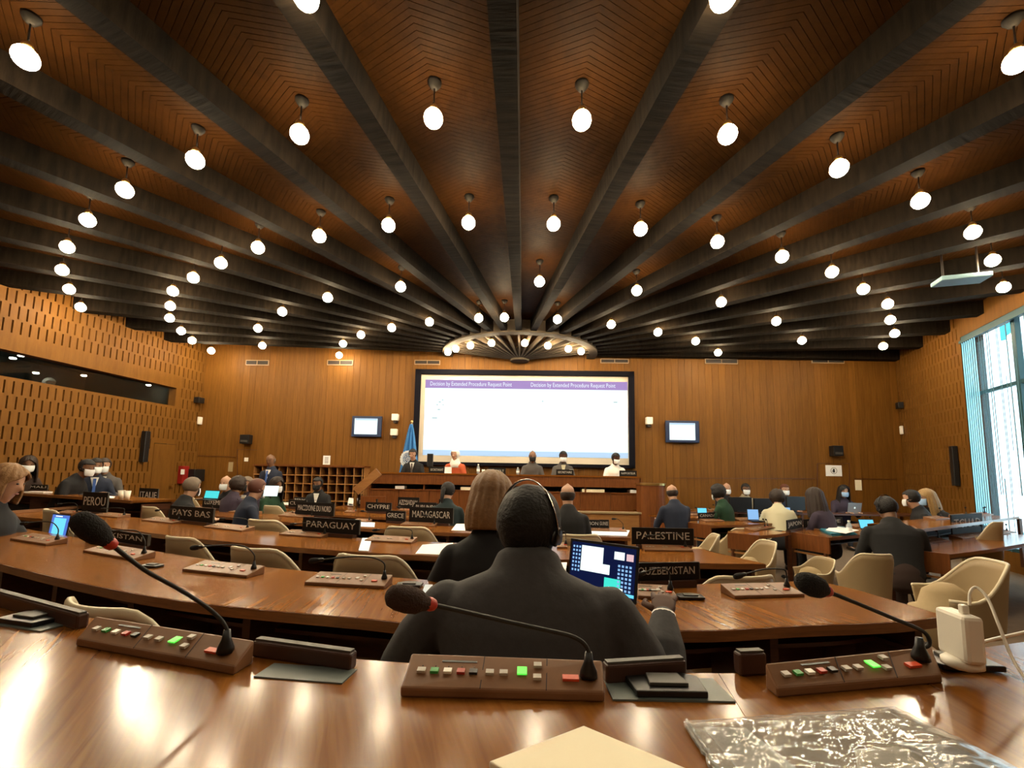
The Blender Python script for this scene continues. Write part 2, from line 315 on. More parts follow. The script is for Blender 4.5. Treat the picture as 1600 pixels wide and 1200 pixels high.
# floor: tiers step down from the back of the hall to the dais
TIER = [(-4.5, .55), (.93, .55), (.931, .38), (2.25, .38), (2.251, .30), (3.9, .30), (3.901, .22), (6.3, .18), (12.0, .18)]
def floor_z(y):
    for (a, za), (b, zb) in zip(TIER, TIER[1:]):
        if a <= y <= b: return za + (zb - za) * (y - a) / (b - a)
    return .18
mb = MB()
for (a, za), (b, zb) in zip(TIER, TIER[1:]): mb.add([(-11, a, za), (9.8, a, za), (9.8, b, zb), (-11, b, zb)], [(0, 1, 2, 3)])
mb.add([(-11, -4.5, -.1), (9.8, -4.5, -.1), (9.8, 12, -.1), (-11, 12, -.1)], [(0, 1, 2, 3)])
struct('floor', mb, 'carpet', fix=False)
mb = MB().prism([(QL.x - .4, QL.y - .3), (QR2.x + .35, QR2.y - .3), (QR.x + .35, QR.y), (PR.x + .35, PR.y + .35), (PL.x - .4, PL.y + .35)], ZP + .06, ZP + .3)
ceil = struct('ceiling', mb, SLOTD)
# bay angles (degrees about the hub, 0 = towards the camera, + = right), taken half-way between the lines of lamps
BAY = [-97, -88.7, -82.2, -76.5, -69.5, -63.0, -56.2, -49.0, -41.2, -33.2, -24.4, -15.5, -6.5, 2.75, 12.4, 22.1, 31.7, 40.7, 49.1, 57.4, 65.0, 72.2, 79.1, 86, 93, 100]
BEAM = [(a + b) / 2 for a, b in zip(BAY, BAY[1:])]
def hubpt(ang, r, z=0): a = math.radians(ang); return Vector((HUB.x + r * math.sin(a), HUB.y - r * math.cos(a), z))
poly = [PL, QL, QR2, QR, PR]
def reach(ang):
    """distance from hub to the room's walls in that direction"""
    d = Vector((math.sin(math.radians(ang)), -math.cos(math.radians(ang)))); best = 30
    for a, b in zip(poly, poly[1:]):
        e = (b - a).xy; den = d.x * e.y - d.y * e.x
        if abs(den) < 1e-9: continue
        q = a.xy - HUB; t = (q.x * e.y - q.y * e.x) / den; u = (q.x * d.y - q.y * d.x) / den
        if t > 0 and -1e-6 <= u <= 1 + 1e-6: best = min(best, t)
    return best
RING = 1.76
for a in BEAM:
    if abs(a) > 92: continue
    L = min(reach(a) + .05, 15.2)
    p0, p1 = hubpt(a, RING - .1), hubpt(a, L)
    t = (p1 - p0).normalized(); s_ = Vector((t.y, -t.x, 0))
    w0, w1, w2, w3 = .060, .10, .066, .112     # half widths: soffit near/far, top near/far
    length = (p1 - p0).length
    m_ = MB(); n_ = 10; vs = []
    for i in range(n_ + 1):
        y = length * i / n_; k = i / n_
        wa = w0 + (w1 - w0) * min(1, k * 1.6); wt = w2 + (w3 - w2) * min(1, k * 1.6)
        vs += [(-wa, y, ZS), (wa, y, ZS), (wt, y, ZP + .05), (-wt, y, ZP + .05)]
    m_.add(vs, [(4 * i + j, 4 * i + (j + 1) % 4, 4 * i + 4 + (j + 1) % 4, 4 * i + 4 + j) for i in range(n_) for j in range(4)] + [(3, 2, 1, 0), (4 * n_, 4 * n_ + 1, 4 * n_ + 2, 4 * n_ + 3)])
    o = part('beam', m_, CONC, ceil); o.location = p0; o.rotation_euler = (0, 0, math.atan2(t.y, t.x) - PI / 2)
# boarding between the beams: chevron planks, joints recessed
for a0, ac, a1 in zip(BEAM, BAY[1:], BEAM[1:]):
    if abs(ac) > 92: continue
    m_ = MB(); L = min(reach(ac) + .6, 15.2); pitch, gap = .052, .0045; r = .25 if abs(ac) < 70 else 1.0
    while r < L:
        for aa in (a0, a1):
            hw = r * math.radians(abs(aa - ac)); dr = hw * .42
            c0, c1 = hubpt(ac, r), hubpt(ac, r + pitch - gap)
            s0, s1 = hubpt(aa, max(.02, r - dr)), hubpt(aa, max(.03, r + pitch - gap - dr))
            z0, z1 = ZP, ZP + .02
            m_.add([(*c0.xy, z0), (*c1.xy, z0), (*s1.xy, z0), (*s0.xy, z0), (*c0.xy, z1), (*c1.xy, z1), (*s1.xy, z1), (*s0.xy, z1)], [(0, 1, 2, 3), (0, 3, 7, 4), (1, 5, 6, 2)])
        r += pitch
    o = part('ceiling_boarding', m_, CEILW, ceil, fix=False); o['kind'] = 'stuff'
# ring beam and the ribs inside it
m_ = MB(); n_ = 40; prof = [(RING - .10, ZB + .11), (RING + .10, ZB + .11), (RING + .10, ZP), (RING - .10, ZP)]
m_.add([(*hubpt(-96 + 192 * i / n_, r).xy, z) for i in range(n_ + 1) for r, z in prof], [(4 * i + j, 4 * i + (j + 1) % 4, 4 * i + 4 + (j + 1) % 4, 4 * i + 4 + j) for i in range(n_) for j in range(4)])
part('ring_beam', m_, LITC, ceil)
for a in BEAM:
    if abs(a) > 88: continue
    m_ = MB().bar(hubpt(a, .06, ZB + .05), hubpt(a, RING, ZS + .06), .040, .10); part('rib', m_, LITC, ceil)
m_ = MB().lathe([(.05, 0), (.22, .0), (.24, .03), (.12, .30), (.05, .36)], (HUB.x, HUB.y, ZB - .03), 20); part('hub_boss', m_, LITC, ceil)

# front wall: narrow vertical boards on a backing
WL = (PR - PL).length; WH = ZP + .1
PLx, PRx = PL - fw * .5, PR + fw * .5
mb = MB(); mb.add([PLx - fn * .03, PRx - fn * .03, PRx - fn * .03 + Vector((0, 0, WH)), PLx - fn * .03 + Vector((0, 0, WH)), PLx - fn * .3, PRx - fn * .3, PRx - fn * .3 + Vector((0, 0, WH)), PLx - fn * .3 + Vector((0, 0, WH))], [(0, 1, 2, 3), (7, 6, 5, 4), (0, 4, 5, 1), (3, 2, 6, 7), (0, 3, 7, 4), (1, 5, 6, 2)])
wf = struct('wall_front', mb, SLOTD)
nb = 104; bw = WL / nb; bm_ = MB().box(.002, bw - .002, 0, .028, 0, WH).mesh('board', WALLW)
ang_f = math.atan2(fw.y, fw.x)
for i in range(nb):
    link('board', bm_, wf, PL + fw * (bw * i) + fn * .0 + Vector((0, 0, 0)), ang_f)
# slotted side walls
def slotted(name, P, d, n, L, holes=(), zmax=WH, zmin=0.0, t0=0.0):
    """P start, d along, n into the room; every cell has one recessed slot"""
    cw, ch, sw, sh = .125, .25, .026, .215
    m_ = MB(); back = MB(); nrow = int((zmax - zmin) / ch) + 1; ncol = int(L / cw) + 1
    def pt(t, z, dd=0): q = P + d * t - n * dd; return (q.x, q.y, z)
    def quad(t0, t1, z0, z1):
        if t1 - t0 < 1e-4 or z1 - z0 < 1e-4: return
        m_.add([pt(t0, z0), pt(t1, z0), pt(t1, z1), pt(t0, z1)], [(0, 1, 2, 3)])
    def blocked(t0_, t1_, z0, z1): return [h for h in holes if t1_ > h[0] + 1e-4 and t0_ < h[1] - 1e-4 and z1 > h[2] + 1e-4 and z0 < h[3] - 1e-4]
    for r in range(nrow):
        z0 = zmin + r * ch; z1 = min(z0 + ch, zmax)
        if z1 <= z0: continue
        off = cw / 2 if r % 2 else 0
        for c in range(-1, ncol + 1):
            a = max(0, c * cw + off); b = min(L, (c + 1) * cw + off)
            if b <= a: continue
            hs = blocked(a, b, z0, z1)
            if hs:
                rects = [(a, b, z0, z1)]
                for h in hs:
                    nr_ = []
                    for (u0, u1, v0, v1) in rects:
                        if u1 <= h[0] or u0 >= h[1] or v1 <= h[2] or v0 >= h[3]: nr_.append((u0, u1, v0, v1)); continue
                        if v0 < h[2]: nr_.append((u0, u1, v0, h[2]))
                        if v1 > h[3]: nr_.append((u0, u1, h[3], v1))
                        w0, w1 = max(v0, h[2]), min(v1, h[3])
                        if u0 < h[0]: nr_.append((u0, h[0], w0, w1))
                        if u1 > h[1]: nr_.append((h[1], u1, w0, w1))
                    rects = nr_
                for q in rects: quad(*q)
                continue
            sa = (a + b) / 2 - sw / 2; sb = sa + sw; za = z0 + (ch - sh) / 2; zb = min(za + sh, z1)
            if b - a < cw * .9 or z1 - z0 < ch * .9: quad(a, b, z0, z1); continue
            quad(a, sa, z0, z1); quad(sb, b, z0, z1); quad(sa, sb, z0, za); quad(sa, sb, zb, z1)
            D = .035
            m_.add([pt(sa, za), pt(sb, za), pt(sb, zb), pt(sa, zb), pt(sa, za, D), pt(sb, za, D), pt(sb, zb, D), pt(sa, zb, D)], [(0, 1, 5, 4), (1, 2, 6, 5), (2, 3, 7, 6), (3, 0, 4, 7)])
            back.add([pt(sa, za, D), pt(sb, za, D), pt(sb, zb, D), pt(sa, zb, D)], [(0, 1, 2, 3)])
    o = struct(name, m_, SLOTW, fix=False)
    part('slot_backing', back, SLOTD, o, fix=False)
    return o
LL = (QL - PL).length
# booth opening on the left wall
bt = [onw(x, y, PL, nl) for x, y in ((278, 605), (278, 640), (0, 540), (0, 587))]
T = lambda q, P, d: (Vector((q.x, q.y, 0)) - P).dot(d)
b_t0 = T(bt[0], PL, wl_dir); b_z1 = (bt[0].z + bt[2].z) / 2; b_z0 = (bt[1].z + bt[3].z) / 2; b_t1 = b_t0 + 6.2
dq = [onw(x, y, PL, nl) for x, y in ((241, 692), (276, 694))]
d_t1, d_t0 = T(dq[0], PL, wl_dir), T(dq[1], PL, wl_dir); d_z = dq[0].z
wl = slotted('wall_left', PL, wl_dir, nl, LL, holes=[(b_t0, b_t1, b_z0, b_z1), (d_t0, d_t1, 0, d_z)])
def wp(P, d, n, t, z, o=0): q = P + d * t + n * o; return Vector((q.x, q.y, z))
def wall_box(mb, P, d, n, t0, t1, z0, z1, o0, o1):
    vs = [wp(P, d, n, t, z, o) for z in (z0, z1) for t, o in ((t0, o0), (t1, o0), (t1, o1), (t0, o1))]
    return mb.add(vs, [(0, 3, 2, 1), (4, 5, 6, 7), (0, 1, 5, 4), (1, 2, 6, 5), (2, 3, 7, 6), (3, 0, 4, 7)])
LWp = (PL, wl_dir, nl); RWp = (PR, wr_dir, nr); FWp = (PL, fw, fn)
# flush door in the left wall
mb = MB(); wall_box(mb, *LWp, d_t0 + .01, d_t1 - .01, 0.2, d_z - .01, -.03, .005); dr = struct('door_1', mb, SLOTW)
mb = MB(); wall_box(mb, *LWp, d_t0 + .06, d_t0 + .10, 1.15, 1.20, .0, .06); part('door_handle', mb, 'brass', dr)
# interpreters' booth behind the glass band
win = MB(); fr = .035
for (a, b, c, d_) in ((b_t0, b_t1, b_z0, b_z0 + fr), (b_t0, b_t1, b_z1 - fr, b_z1), (b_t0, b_t0 + fr, b_z0, b_z1), (b_t1 - fr, b_t1, b_z0, b_z1)): wall_box(win, *LWp, a, b, c, d_, -.22, -.0)
wb = struct('window_2', win, SLOTW)
g = MB(); wall_box(g, *LWp, b_t0 + fr, b_t1 - fr, b_z0 + fr, b_z1 - fr, -.19, -.18); part('pane', g, 'booth_glass', wb)
bx = MB()
for (t0, t1, z0, z1, o0, o1) in ((b_t0 - .1, b_t1 + .1, b_z0 - 1.1, b_z0 - 1.05, -2.6, -.24), (b_t0 - .1, b_t1 + .1, b_z1 + .35, b_z1 + .4, -2.6, -.24), (b_t0 - .1, b_t1 + .1, b_z0 - 1.1, b_z1 + .4, -2.65, -2.6), (b_t0 - .15, b_t0 - .1, b_z0 - 1.1, b_z1 + .4, -2.65, -.24), (b_t1 + .1, b_t1 + .15, b_z0 - 1.1, b_z1 + .4, -2.65, -.24)): wall_box(bx, *LWp, t0, t1, z0, z1, o0, o1)
struct('wall_booth', bx, 'booth_dark')
for k, (px, py, off) in enumerate(((4, 541, -.7), (20, 560, -.9), (33, 556, -1.3), (56, 583, -1.6), (131, 587, -1.0), (232, 602, -.6), (240, 602, -.8), (8, 543, -2.1))):
    q = onw(px, py, PL + nl * off, nl); o = MB().lathe([(.001, -.012), (.035, -.01), (.045, 0), (.045, .012)], n=14)
    lab = ['at the very corner of the photo', 'left one of the close pair', 'right one of the close pair', 'low one left of the clerk in blue', 'lone large one right of the clerk in blue', 'left one of the far pair', 'right one of the far pair', 'deepest one at the end'][k]
    tag(link('booth_light', o.mesh('booth_light', 'booth_lamp', True), None, q), 'small round booth light, ' + lab, 'light', 'lights inside the booth')
# right wall with the tall window
wq = [onw(x, y, PR, nr) for x, y in ((1499, 520), (1600, 484), (1527, 815))]
w_t0 = T(wq[0], PR, wr_dir); w_z1 = min(wq[0].z, ZB - .06); w_z0 = .95; RL = 5.2; w_t1 = RL - .02
sq = onw(1540, 830, PR, nr)
wr = slotted('wall_right', PR, wr_dir, nr, w_t0 + .001)
mb = MB(); wall_box(mb, *RWp, w_t0, RL, 0, .5, -.3, 0); wall_box(mb, *RWp, w_t0, RL, w_z1, WH, -.3, 0); part('panel', mb, SLOTW, wr)
w_z0 = .5
mb = MB(); wall_box(mb, *RWp, w_t0, w_t0 + .06, w_z0, w_z1, -.12, -.01); wall_box(mb, *RWp, w_t0, w_t1, w_z0, w_z0 + .06, -.12, -.01)
wall_box(mb, *RWp, w_t0, w_t1, w_z1 - .07, w_z1, -.12, -.01)
wn = struct('window_1', mb, 'window_teal')
mz = onw(1560, 604, PR, nr).z; mt = T(onw(1585, 640, PR, nr), PR, wr_dir)
mb = MB(); 
for t in (mt, mt + 1.3, mt + 2.4):
    if t < w_t1: wall_box(mb, *RWp, t, t + .10, w_z0, w_z1, -.12, -.05)
part('mullion', mb, 'window_teal', wn)
mb = MB(); wall_box(mb, *RWp, w_t0, w_t1, mz - .03, mz + .03, -.11, -.06); part('transom', mb, 'window_teal', wn)
mb = MB(); wall_box(mb, *RWp, w_t0, w_t1, w_z0, w_z1, -.095, -.088); part('pane', mb, 'window_glass', wn)
# vertical blind: hanging strips drawn to the far side, with cords
bl = thing('vertical_blind', 'pale vertical strip blind gathered at the near jamb of the tall window', 'blind', wp(*RWp, w_t0, 0))
org = wp(*RWp, w_t0, 0)
def lmb(mb): return mb.xf(Matrix.Translation(-org))
for k in range(7):
    t = w_t0 + .09 + k * .062; m_ = MB(); a = wp(*RWp, t, w_z0 + .05, .01); b = wp(*RWp, t + .030, w_z0 + .05, .04)
    m_.add([a, b, b + Vector((0, 0, w_z1 - w_z0 - .15)), a + Vector((0, 0, w_z1 - w_z0 - .15))], [(0, 1, 2, 3)]); part('blind_strip', lmb(m_), 'blind_teal', bl, solid=.003)
m_ = MB(); wall_box(m_, *RWp, w_t0 + .05, w_t1 - .05, w_z1 - .14, w_z1 - .09, .0, .05); part('rail', lmb(m_), 'window_teal', bl)
for k in range(20):
    t = w_t0 + .60 + k * .085 + random.uniform(-.03, .03)
    if t > w_t1 - .05: break
    m_ = MB(); lo = w_z0 + random.choice((0, .9, 1.6, .1)); hi = w_z1 - .12 if random.random() < .45 else lo + random.uniform(.6, 1.5)
    wall_box(m_, *RWp, t, t + random.choice((.010, .016, .022)), lo, min(hi, w_z1 - .12), .018, .022); part('cord', lmb(m_), 'blind_string', bl)
mb = MB().add([QR, QR2, QR2 + Vector((0, 0, WH)), QR + Vector((0, 0, WH)), QR + Vector((.3, 0, 0)), QR2 + Vector((.3, 0, 0)), QR2 + Vector((.3, 0, WH)), QR + Vector((.3, 0, WH))], [(0, 1, 2, 3), (4, 5, 6, 7), (0, 3, 7, 4), (1, 5, 6, 2), (3, 2, 6, 7), (0, 4, 5, 1)])
struct('wall_right_rear', mb, WALLW)
mb = MB().box(QL.x - .3, QR2.x + .3, -4.7, -4.4, 0, WH); struct('wall_back', mb, WALLW)
# solid skins behind the slotted walls so no daylight leaks
mb = MB(); wall_box(mb, *LWp, -.3, .02, 0, WH, -.30, -.001); wall_box(mb, *RWp, -.3, .02, 0, WH, -.30, -.001); wall_box(mb, *LWp, -.3, b_t0 - .12, 0, WH, -.34, -.30); wall_box(mb, *LWp, b_t0 - .12, LL + .3, 0, b_z0 - 1.1, -.34, -.3); wall_box(mb, *LWp, b_t0 - .12, LL + .3, b_z1 + .4, WH, -.34, -.3); wall_box(mb, *LWp, b_t1 + .1, LL + .3, 0, WH, -.34, -.3)
wall_box(mb, *RWp, -.3, w_t0 - .01, 0, WH, -.34, -.04)
struct('wall_outer_skin', mb, SLOTD)
# outdoors: a pale building across the way
mb = MB(); ox = 27
mb.box(ox, ox + 8, -10, 60, -4, 22); bd = struct('building_opposite', mb, 'facade')
for k in range(16):
    for r in range(6):
        if (k * 7 + r * 5) % 4: continue
        part('window', MB().box(ox - .05, ox, k * 2.9, .9 + k * 2.9, -2.2 + r * 2.9, -1.0 + r * 2.9), 'facade_glass', bd)
struct('ground_outside', MB().box(12.5, 60, -30, 60, -4.2, -4), 'facade')

# ------------------------------------------------------------------ details of the front wall
def fpt(px, py, off=0.0): return onw(px, py, PL + fn * off, fn)
def fT(px, py): return T(fpt(px, py), PL, fw)
def fbox(px0, py0, px1, py1, o0, o1):
    """box on the front wall spanning pixel corners"""
    m_ = MB(); t0, t1 = fT(px0, (py0 + py1) / 2), fT(px1, (py0 + py1) / 2); pm = (px0 + px1) / 2
    z1, z0 = fpt(pm, py0).z, fpt(pm, py1).z; wall_box(m_, *FWp, t0, t1, z0, z1, o0, o1); return m_, t0, t1, z0, z1
def floc(m_): # move to local base
    c = sum(m_.v, Vector()) / len(m_.v); zmin = min(v.z for v in m_.v); b = Vector((c.x, c.y, zmin)); m_.xf(Matrix.Translation(-b)); return b
def wall_item(name, label, cat, px0, py0, px1, py1, o0, o1, m, group=None, bevel=.01):
    m_, t0, t1, z0, z1 = fbox(px0, py0, px1, py1, o0, o1); b = floc(m_)
    e = thing(name, label, cat, b, 0, group); part('casing', m_, m, e, bevel=bevel); return e, b, t0, t1, z0, z1
def sub(e, b, name, m, t0, t1, z0, z1, o0, o1):
    m_ = MB(); wall_box(m_, *FWp, t0, t1, z0, z1, o0, o1); m_.xf(Matrix.Translation(-b)); return part(name, m_, m, e)
# main projection screen
m_, t0, t1, z0, z1 = fbox(648, 580, 990, 729, .001, .10); b = floc(m_)
scr = thing('projection_screen', 'large wide projection screen in a black frame on the front wall', 'screen', b)
fm = MB(); bw_ = .13
for q in ((t0, t1, z1 - bw_ * .9, z1), (t0, t1, z0, z0 + bw_ * .6), (t0, t0 + bw_, z0, z1), (t1 - bw_, t1, z0, z1)): wall_box(fm, *FWp, *q, .002, .12)
fm.xf(Matrix.Translation(-b)); part('frame', fm, 'frame_black', scr)
T0, T1, Z0, Z1 = t0 + bw_, t1 - bw_, z0 + bw_ * .6, z1 - bw_ * .9
sub(scr, b, 'screen_cloth', 'screen_cloth', T0 - .01, T1 + .01, Z0 - .01, Z1 + .01, .015, .03)
I0, I1, J0, J1 = T0 + .11, T1 - .02, Z0 + .16, Z1 - .13
sub(scr, b, 'projected_picture', 'screen_white', I0, I1, J0, J1, .031, .034)
sub(scr, b, 'title_band', 'screen_band', I0, I1, J1 - .21, J1, .034, .036)
sub(scr, b, 'status_band', 'screen_band_blue', I0, I1, J0 + .0, J0 + .13, .034, .036)
rotf = (PI / 2, 0, ang_f)
for ta, tb, zz, s in ((I0 + .12, (I0 + I1) / 2 - .35, J1 - .105, 'Decision by Extended Procedure Request Point'), ((I0 + I1) / 2 + .12, I1 - .3, J1 - .105, 'Decision by Extended Procedure Request Point')):
    text_mesh(s, .15, 'screen_text', scr, wp(*FWp, (ta + tb) / 2, zz, .037) - b, rotf, width=tb - ta)
for (u, v, wd) in ((.35, .55, .05), (.30, .62, .03), (.43, .50, .03), (.45, .62, .02), (.33, .74, .06), (2.9, .5, .03), (4.65, .50, .09), (.2, .95, .12)):
    sub(scr, b, 'faint_line', 'screen_grey', I0 + u, I0 + u + wd, J1 - v - .02, J1 - v, .034, .036)
# two wall televisions
for x0, y0, x1, y1, side_, tl in ((552, 651, 598, 683, 'left of', 1), (1038, 658, 1090, 692, 'right of', 0)):
    e, b, t0, t1, z0, z1 = wall_item('wall_television', 'glowing flat television with navy bezel, %s the big screen' % side_, 'television', x0, y0, x1, y1, .05, .11, 'tv_navy', 'televisions beside the screen')
    sub(e, b, 'display', 'screen_white', t0 + (.07 if tl else .09), t1 - .10, z0 + .06, z1 - .06, .111, .114); sub(e, b, 'wall_bracket', 'dark_metal', (t0 + t1) / 2 - .1, (t0 + t1) / 2 + .1, (z0 + z1) / 2 - .08, (z0 + z1) / 2 + .08, .0, .05)
    sub(e, b, 'toolbar', 'screen_band_blue', t0 + .09, t1 - .11, z1 - .10, z1 - .065, .114, .116)
for x0, y0, x1, y1, s in ((615, 648, 625, 658, 'upper of two left of the big screen'), (613, 671, 623, 681, 'lower of two left of the big screen'), (1007, 653, 1017, 664, 'right of the big screen')):
    e, b, t0, t1, z0, z1 = wall_item('loudspeaker', 'small cream wall speaker, ' + s, 'speaker', x0, y0, x1, y1, .06, .18, 'white_plastic', 'cream wall speakers'); sub(e, b, 'bracket', 'dark_metal', (t0 + t1) / 2 - .04, (t0 + t1) / 2 + .04, z0 - .06, z0 + .03, .0, .14)
for x0, y0, x1, y1, s in ((382, 680, 396, 694, 'above the left door'), (1294, 697, 1309, 713, 'above the poster on the right')):
    e, b, t0, t1, z0, z1 = wall_item('loudspeaker', 'black box speaker on the front wall ' + s, 'speaker', x0, y0, x1, y1, .03, .2, 'black_plastic', 'black wall speakers'); sub(e, b, 'grille', 'lip_grey', t0 + .03, t1 - .03, z0 + .04, z0 + .09, .2, .205)
for k, (x0, y0, x1, y1) in enumerate(((385, 563, 421, 571), (512, 563, 552, 571), (648, 563, 688, 570), (938, 561, 982, 568), (1101, 561, 1152, 569), (1267, 558, 1318, 568))):
    e, b, t0, t1, z0, z1 = wall_item('air_vent', 'dark slotted air vent at the top of the front wall, %s from the left' % ORD[k], 'vent', x0, y0, x1, y1, .0, .03, 'vent_frame', 'air vents above the front wall', bevel=0)
    sub(e, b, 'grille', 'vent_dark', t0 + .02, t1 - .02, z0 + .02, z1 - .02, .03, .034); sub(e, b, 'divider', 'vent_frame', (t0 + t1) / 2 - .008, (t0 + t1) / 2 + .008, z0, z1, .03, .04)
for x0, y0, x1, y1, nm, lb, m in ((505, 712, 516, 726, 'notice', 'white paper notice taped above the pigeonholes', 'paper'), (1290, 727, 1315, 744, 'poster', 'white poster with a round emblem on the right door', 'paper'),
                                  (1336, 750, 1346, 766, 'wall_plate', 'beige plate on the front wall near the right corner', 'paper_cream'), (357, 722, 364, 737, 'wall_plate', 'tan plate on the front wall near the left corner', 'seat_pad'), (382, 715, 388, 721, 'wall_sensor', 'small round sensor above the left door', 'white_plastic')):
    m_, t0, t1, z0, z1 = fbox(x0, y0, x1, y1, .0, .008); b = floc(m_); e = thing(nm, lb, 'sign' if m == 'paper' else 'fixture', b); part('sheet', m_, m, e)
    if nm == 'poster':
        cx = (t0 + t1) / 2; cz = (z0 + z1) / 2; em = MB()
        for k in range(16):
            a = 2 * PI * k / 16; wall_box(em, *FWp, cx + .07 * math.cos(a) - .008, cx + .07 * math.cos(a) + .008, cz + .07 * math.sin(a) - .008, cz + .07 * math.sin(a) + .008, .008, .010)
        wall_box(em, *FWp, cx - .02, cx + .02, cz - .045, cz + .045, .008, .010); wall_box(em, *FWp, cx - .04, cx + .03, cz - .02, cz + .0, .008, .010); part('emblem', em.xf(Matrix.Translation(-b)), 'key_black', e)
    if nm == 'notice':
        for k in range(4): sub(e, b, 'print_line', 'lip_grey', t0 + .04, t1 - .04, z0 + .04 + k * .04, z0 + .055 + k * .04, .008, .0095)
# flush doors and panel joints
def joint(px0, py0, px1, py1, nm):
    a, c = fpt(px0, py0, .002), fpt(px1, py1, .002); m_ = MB(); m_.bar(a, c, .012, .022, up=fn); o = struct(nm, m_, DARKW); return o
k = 1
for q in ((1040, 747, 1274, 748), (1277, 724, 1277, 800), (1277, 724, 1327, 724), (1327, 724, 1327, 800), (1334, 748, 1400, 749), (310, 712, 368, 714), (371, 702, 371, 770), (371, 702, 402, 703)):
    joint(*q, 'trim_%d' % k); k += 1

# ------------------------------------------------------------------ pigeonholes
t0, t1 = fT(410, 750), fT(577, 750); z1 = fpt(490, 727).z; cell = .2; nc = int((t1 - t0) / cell); nr_ = 5; z0 = z1 - .04 - nr_ * cell
base = wp(*FWp, t0, z0 - .5, .02)
pg = thing('pigeonhole_cabinet', 'long wooden pigeonhole cabinet along the front wall beside the steps', 'cabinet', base, ang_f)
W_ = t1 - t0
part('back_panel', MB().box(0, W_, .0, .02, 0, z1 - base.z), DARKW, pg); part('plinth', MB().box(0, W_, -.38, 0, 0, .5), REDW, pg)
part('top_board', MB().box(-.02, W_ + .02, -.40, .01, z1 - base.z - .035, z1 - base.z), REDW, pg)
for r in range(nr_ + 1): part('shelf', MB().box(0, W_, -.36, 0, .5 + r * cell - .01, .5 + r * cell + .01), CREAMW, pg)
dv = MB().box(-.009, .009, -.355, 0, .5, .5 + nr_ * cell).mesh('divider', CREAMW)
for c in range(nc + 2):
    x = min(W_, c * cell); link('divider', dv, pg, (x, 0, 0))

# ------------------------------------------------------------------ dais
YD = 9.25
def dz(px, py, Y=YD): return ony(px, py, Y)
dl, dr_ = dz(577, 740), dz(1001, 750); zt = 1.56
dm = MB().box(dl.x - .9, dr_.x + .3, YD + .1, 10.95, .1, .82); struct('platform_slab', dm, REDW)
D = thing('dais_desk', 'long wooden presiding desk on the raised platform under the screen', 'desk', ((dl.x + dr_.x) / 2, YD, .1))
wd = (dr_.x - dl.x) / 2
z_top = dz(790, 741).z - .1; z_a = dz(790, 759).z - .1; z_b = dz(790, 767).z - .1; z_c = dz(790, 797).z - .1
part('desktop', MB().box(-wd, wd, -.02, .75, z_top - .03, z_top), DESK, D); part('fascia', MB().box(-wd, wd, 0, .03, z_a, z_top - .03), REDW, D)
part('shelf', MB().box(-wd, wd, .0, .5, z_b - .02, z_b), REDW, D); part('recess_back', MB().box(-wd, wd, .45, .48, z_b, z_a), SLOTD, D)
np_ = 9
for i in range(np_):
    x0 = -wd + 2 * wd * i / np_; part('front_panel', MB().box(x0 + .004, x0 + 2 * wd / np_ - .004, .02, .06, 0, z_b - .02), REDW, D)
for x in [-wd + .02 + (2 * wd - .04) * i / 5 for i in range(6)]: part('support', MB().box(x - .015, x + .015, .03, .5, z_b, z_a), REDW, D)
for s in (-1, 1): part('end_panel', MB().box(s * wd - .02, s * wd + .02, .0, .75, 0, z_top - .03), REDW, D)
# things in the shelf of the dais
for px0, px1, m, lb in ((618, 632, 'paper', 'white papers lying in the open shelf below the chairman'), (720, 752, 'paper_cream', 'long cream folder in the dais shelf left of centre'), (766, 790, 'paper', 'loose white papers in the dais shelf at centre'), (909, 944, 'paper_cream', 'long cream folder in the dais shelf at right'), (984, 998, 'paper', 'small paper stack at the right end of the dais shelf')):
    p = dz((px0 + px1) / 2, 765, YD + .08); wv = (px1 - px0) * YD / F / 2
    tag(part('paper_stack', MB().box(p.x - wv, p.x + wv, YD + .04, YD + .3, .1 + z_b + .001, .1 + z_b + .06), m, None), lb, 'papers', 'papers in the dais shelf')
# low rail in front of the dais
lw0, lw1 = dz(855, 798, 8.3), dz(1002, 800, 8.3)
rl = thing('low_barrier', 'low pale wooden barrier with a top rail before the dais', 'barrier', ((lw0.x + lw1.x) / 2, 8.3, .18)); h = (lw1.x - lw0.x) / 2; zz = lw0.z - .18
part('panel', MB().box(-h, h, 0, .04, 0, zz - .03), CREAMW, rl); part('top_rail', MB().box(-h, h, -.03, .10, zz - .03, zz), 'shell_cream', rl); part('end_post', MB().box(h - .04, h, -.02, .08, 0, zz), REDW, rl)
# steps with raking parapet on the left of the dais
q0, q1 = ony(592, 737, 8.35), ony(556, 768, 8.35)
st = thing('platform_steps', 'wooden steps with a sloping parapet up to the dais', 'stairs', (q1.x, 8.45, .1))
for i in range(4): part('step', MB().box(.05 + i * .22, .27 + i * .22, 0, .72, 0, .16 * (i + 1)), REDW, st)
part('parapet', MB().bar((0, -.1, q1.z - .1), (q0.x - q1.x, -.1, q0.z - .1), .05, .16), CREAMW, st); part('side_panel', MB().box(.1, q0.x - q1.x + .15, -.12, -.08, 0, q1.z - .18), REDW, st)
part('newel_post', MB().box(-.02, .03, -.14, -.08, 0, q1.z - .12), 'brass', st)
# lectern
q = ony(1020, 800, 8.7); tz = ony(1020, 755, 8.7).z
lc = thing('lectern', 'curved wooden lectern with a brass-edged top right of the dais', 'lectern', (q.x, 8.7, .18)); hh = tz - .18
pts = [(.24 * math.cos(PI + PI * i / 12), .20 * math.sin(PI + PI * i / 12)) for i in range(13)] + [(.24, .25), (-.24, .25)]
part('body', MB().prism(pts, 0, hh - .04), REDW, lc, smooth=False); part('top', MB().prism([(x * 1.08, y * 1.08) for x, y in pts], hh - .04, hh), 'brass', lc)
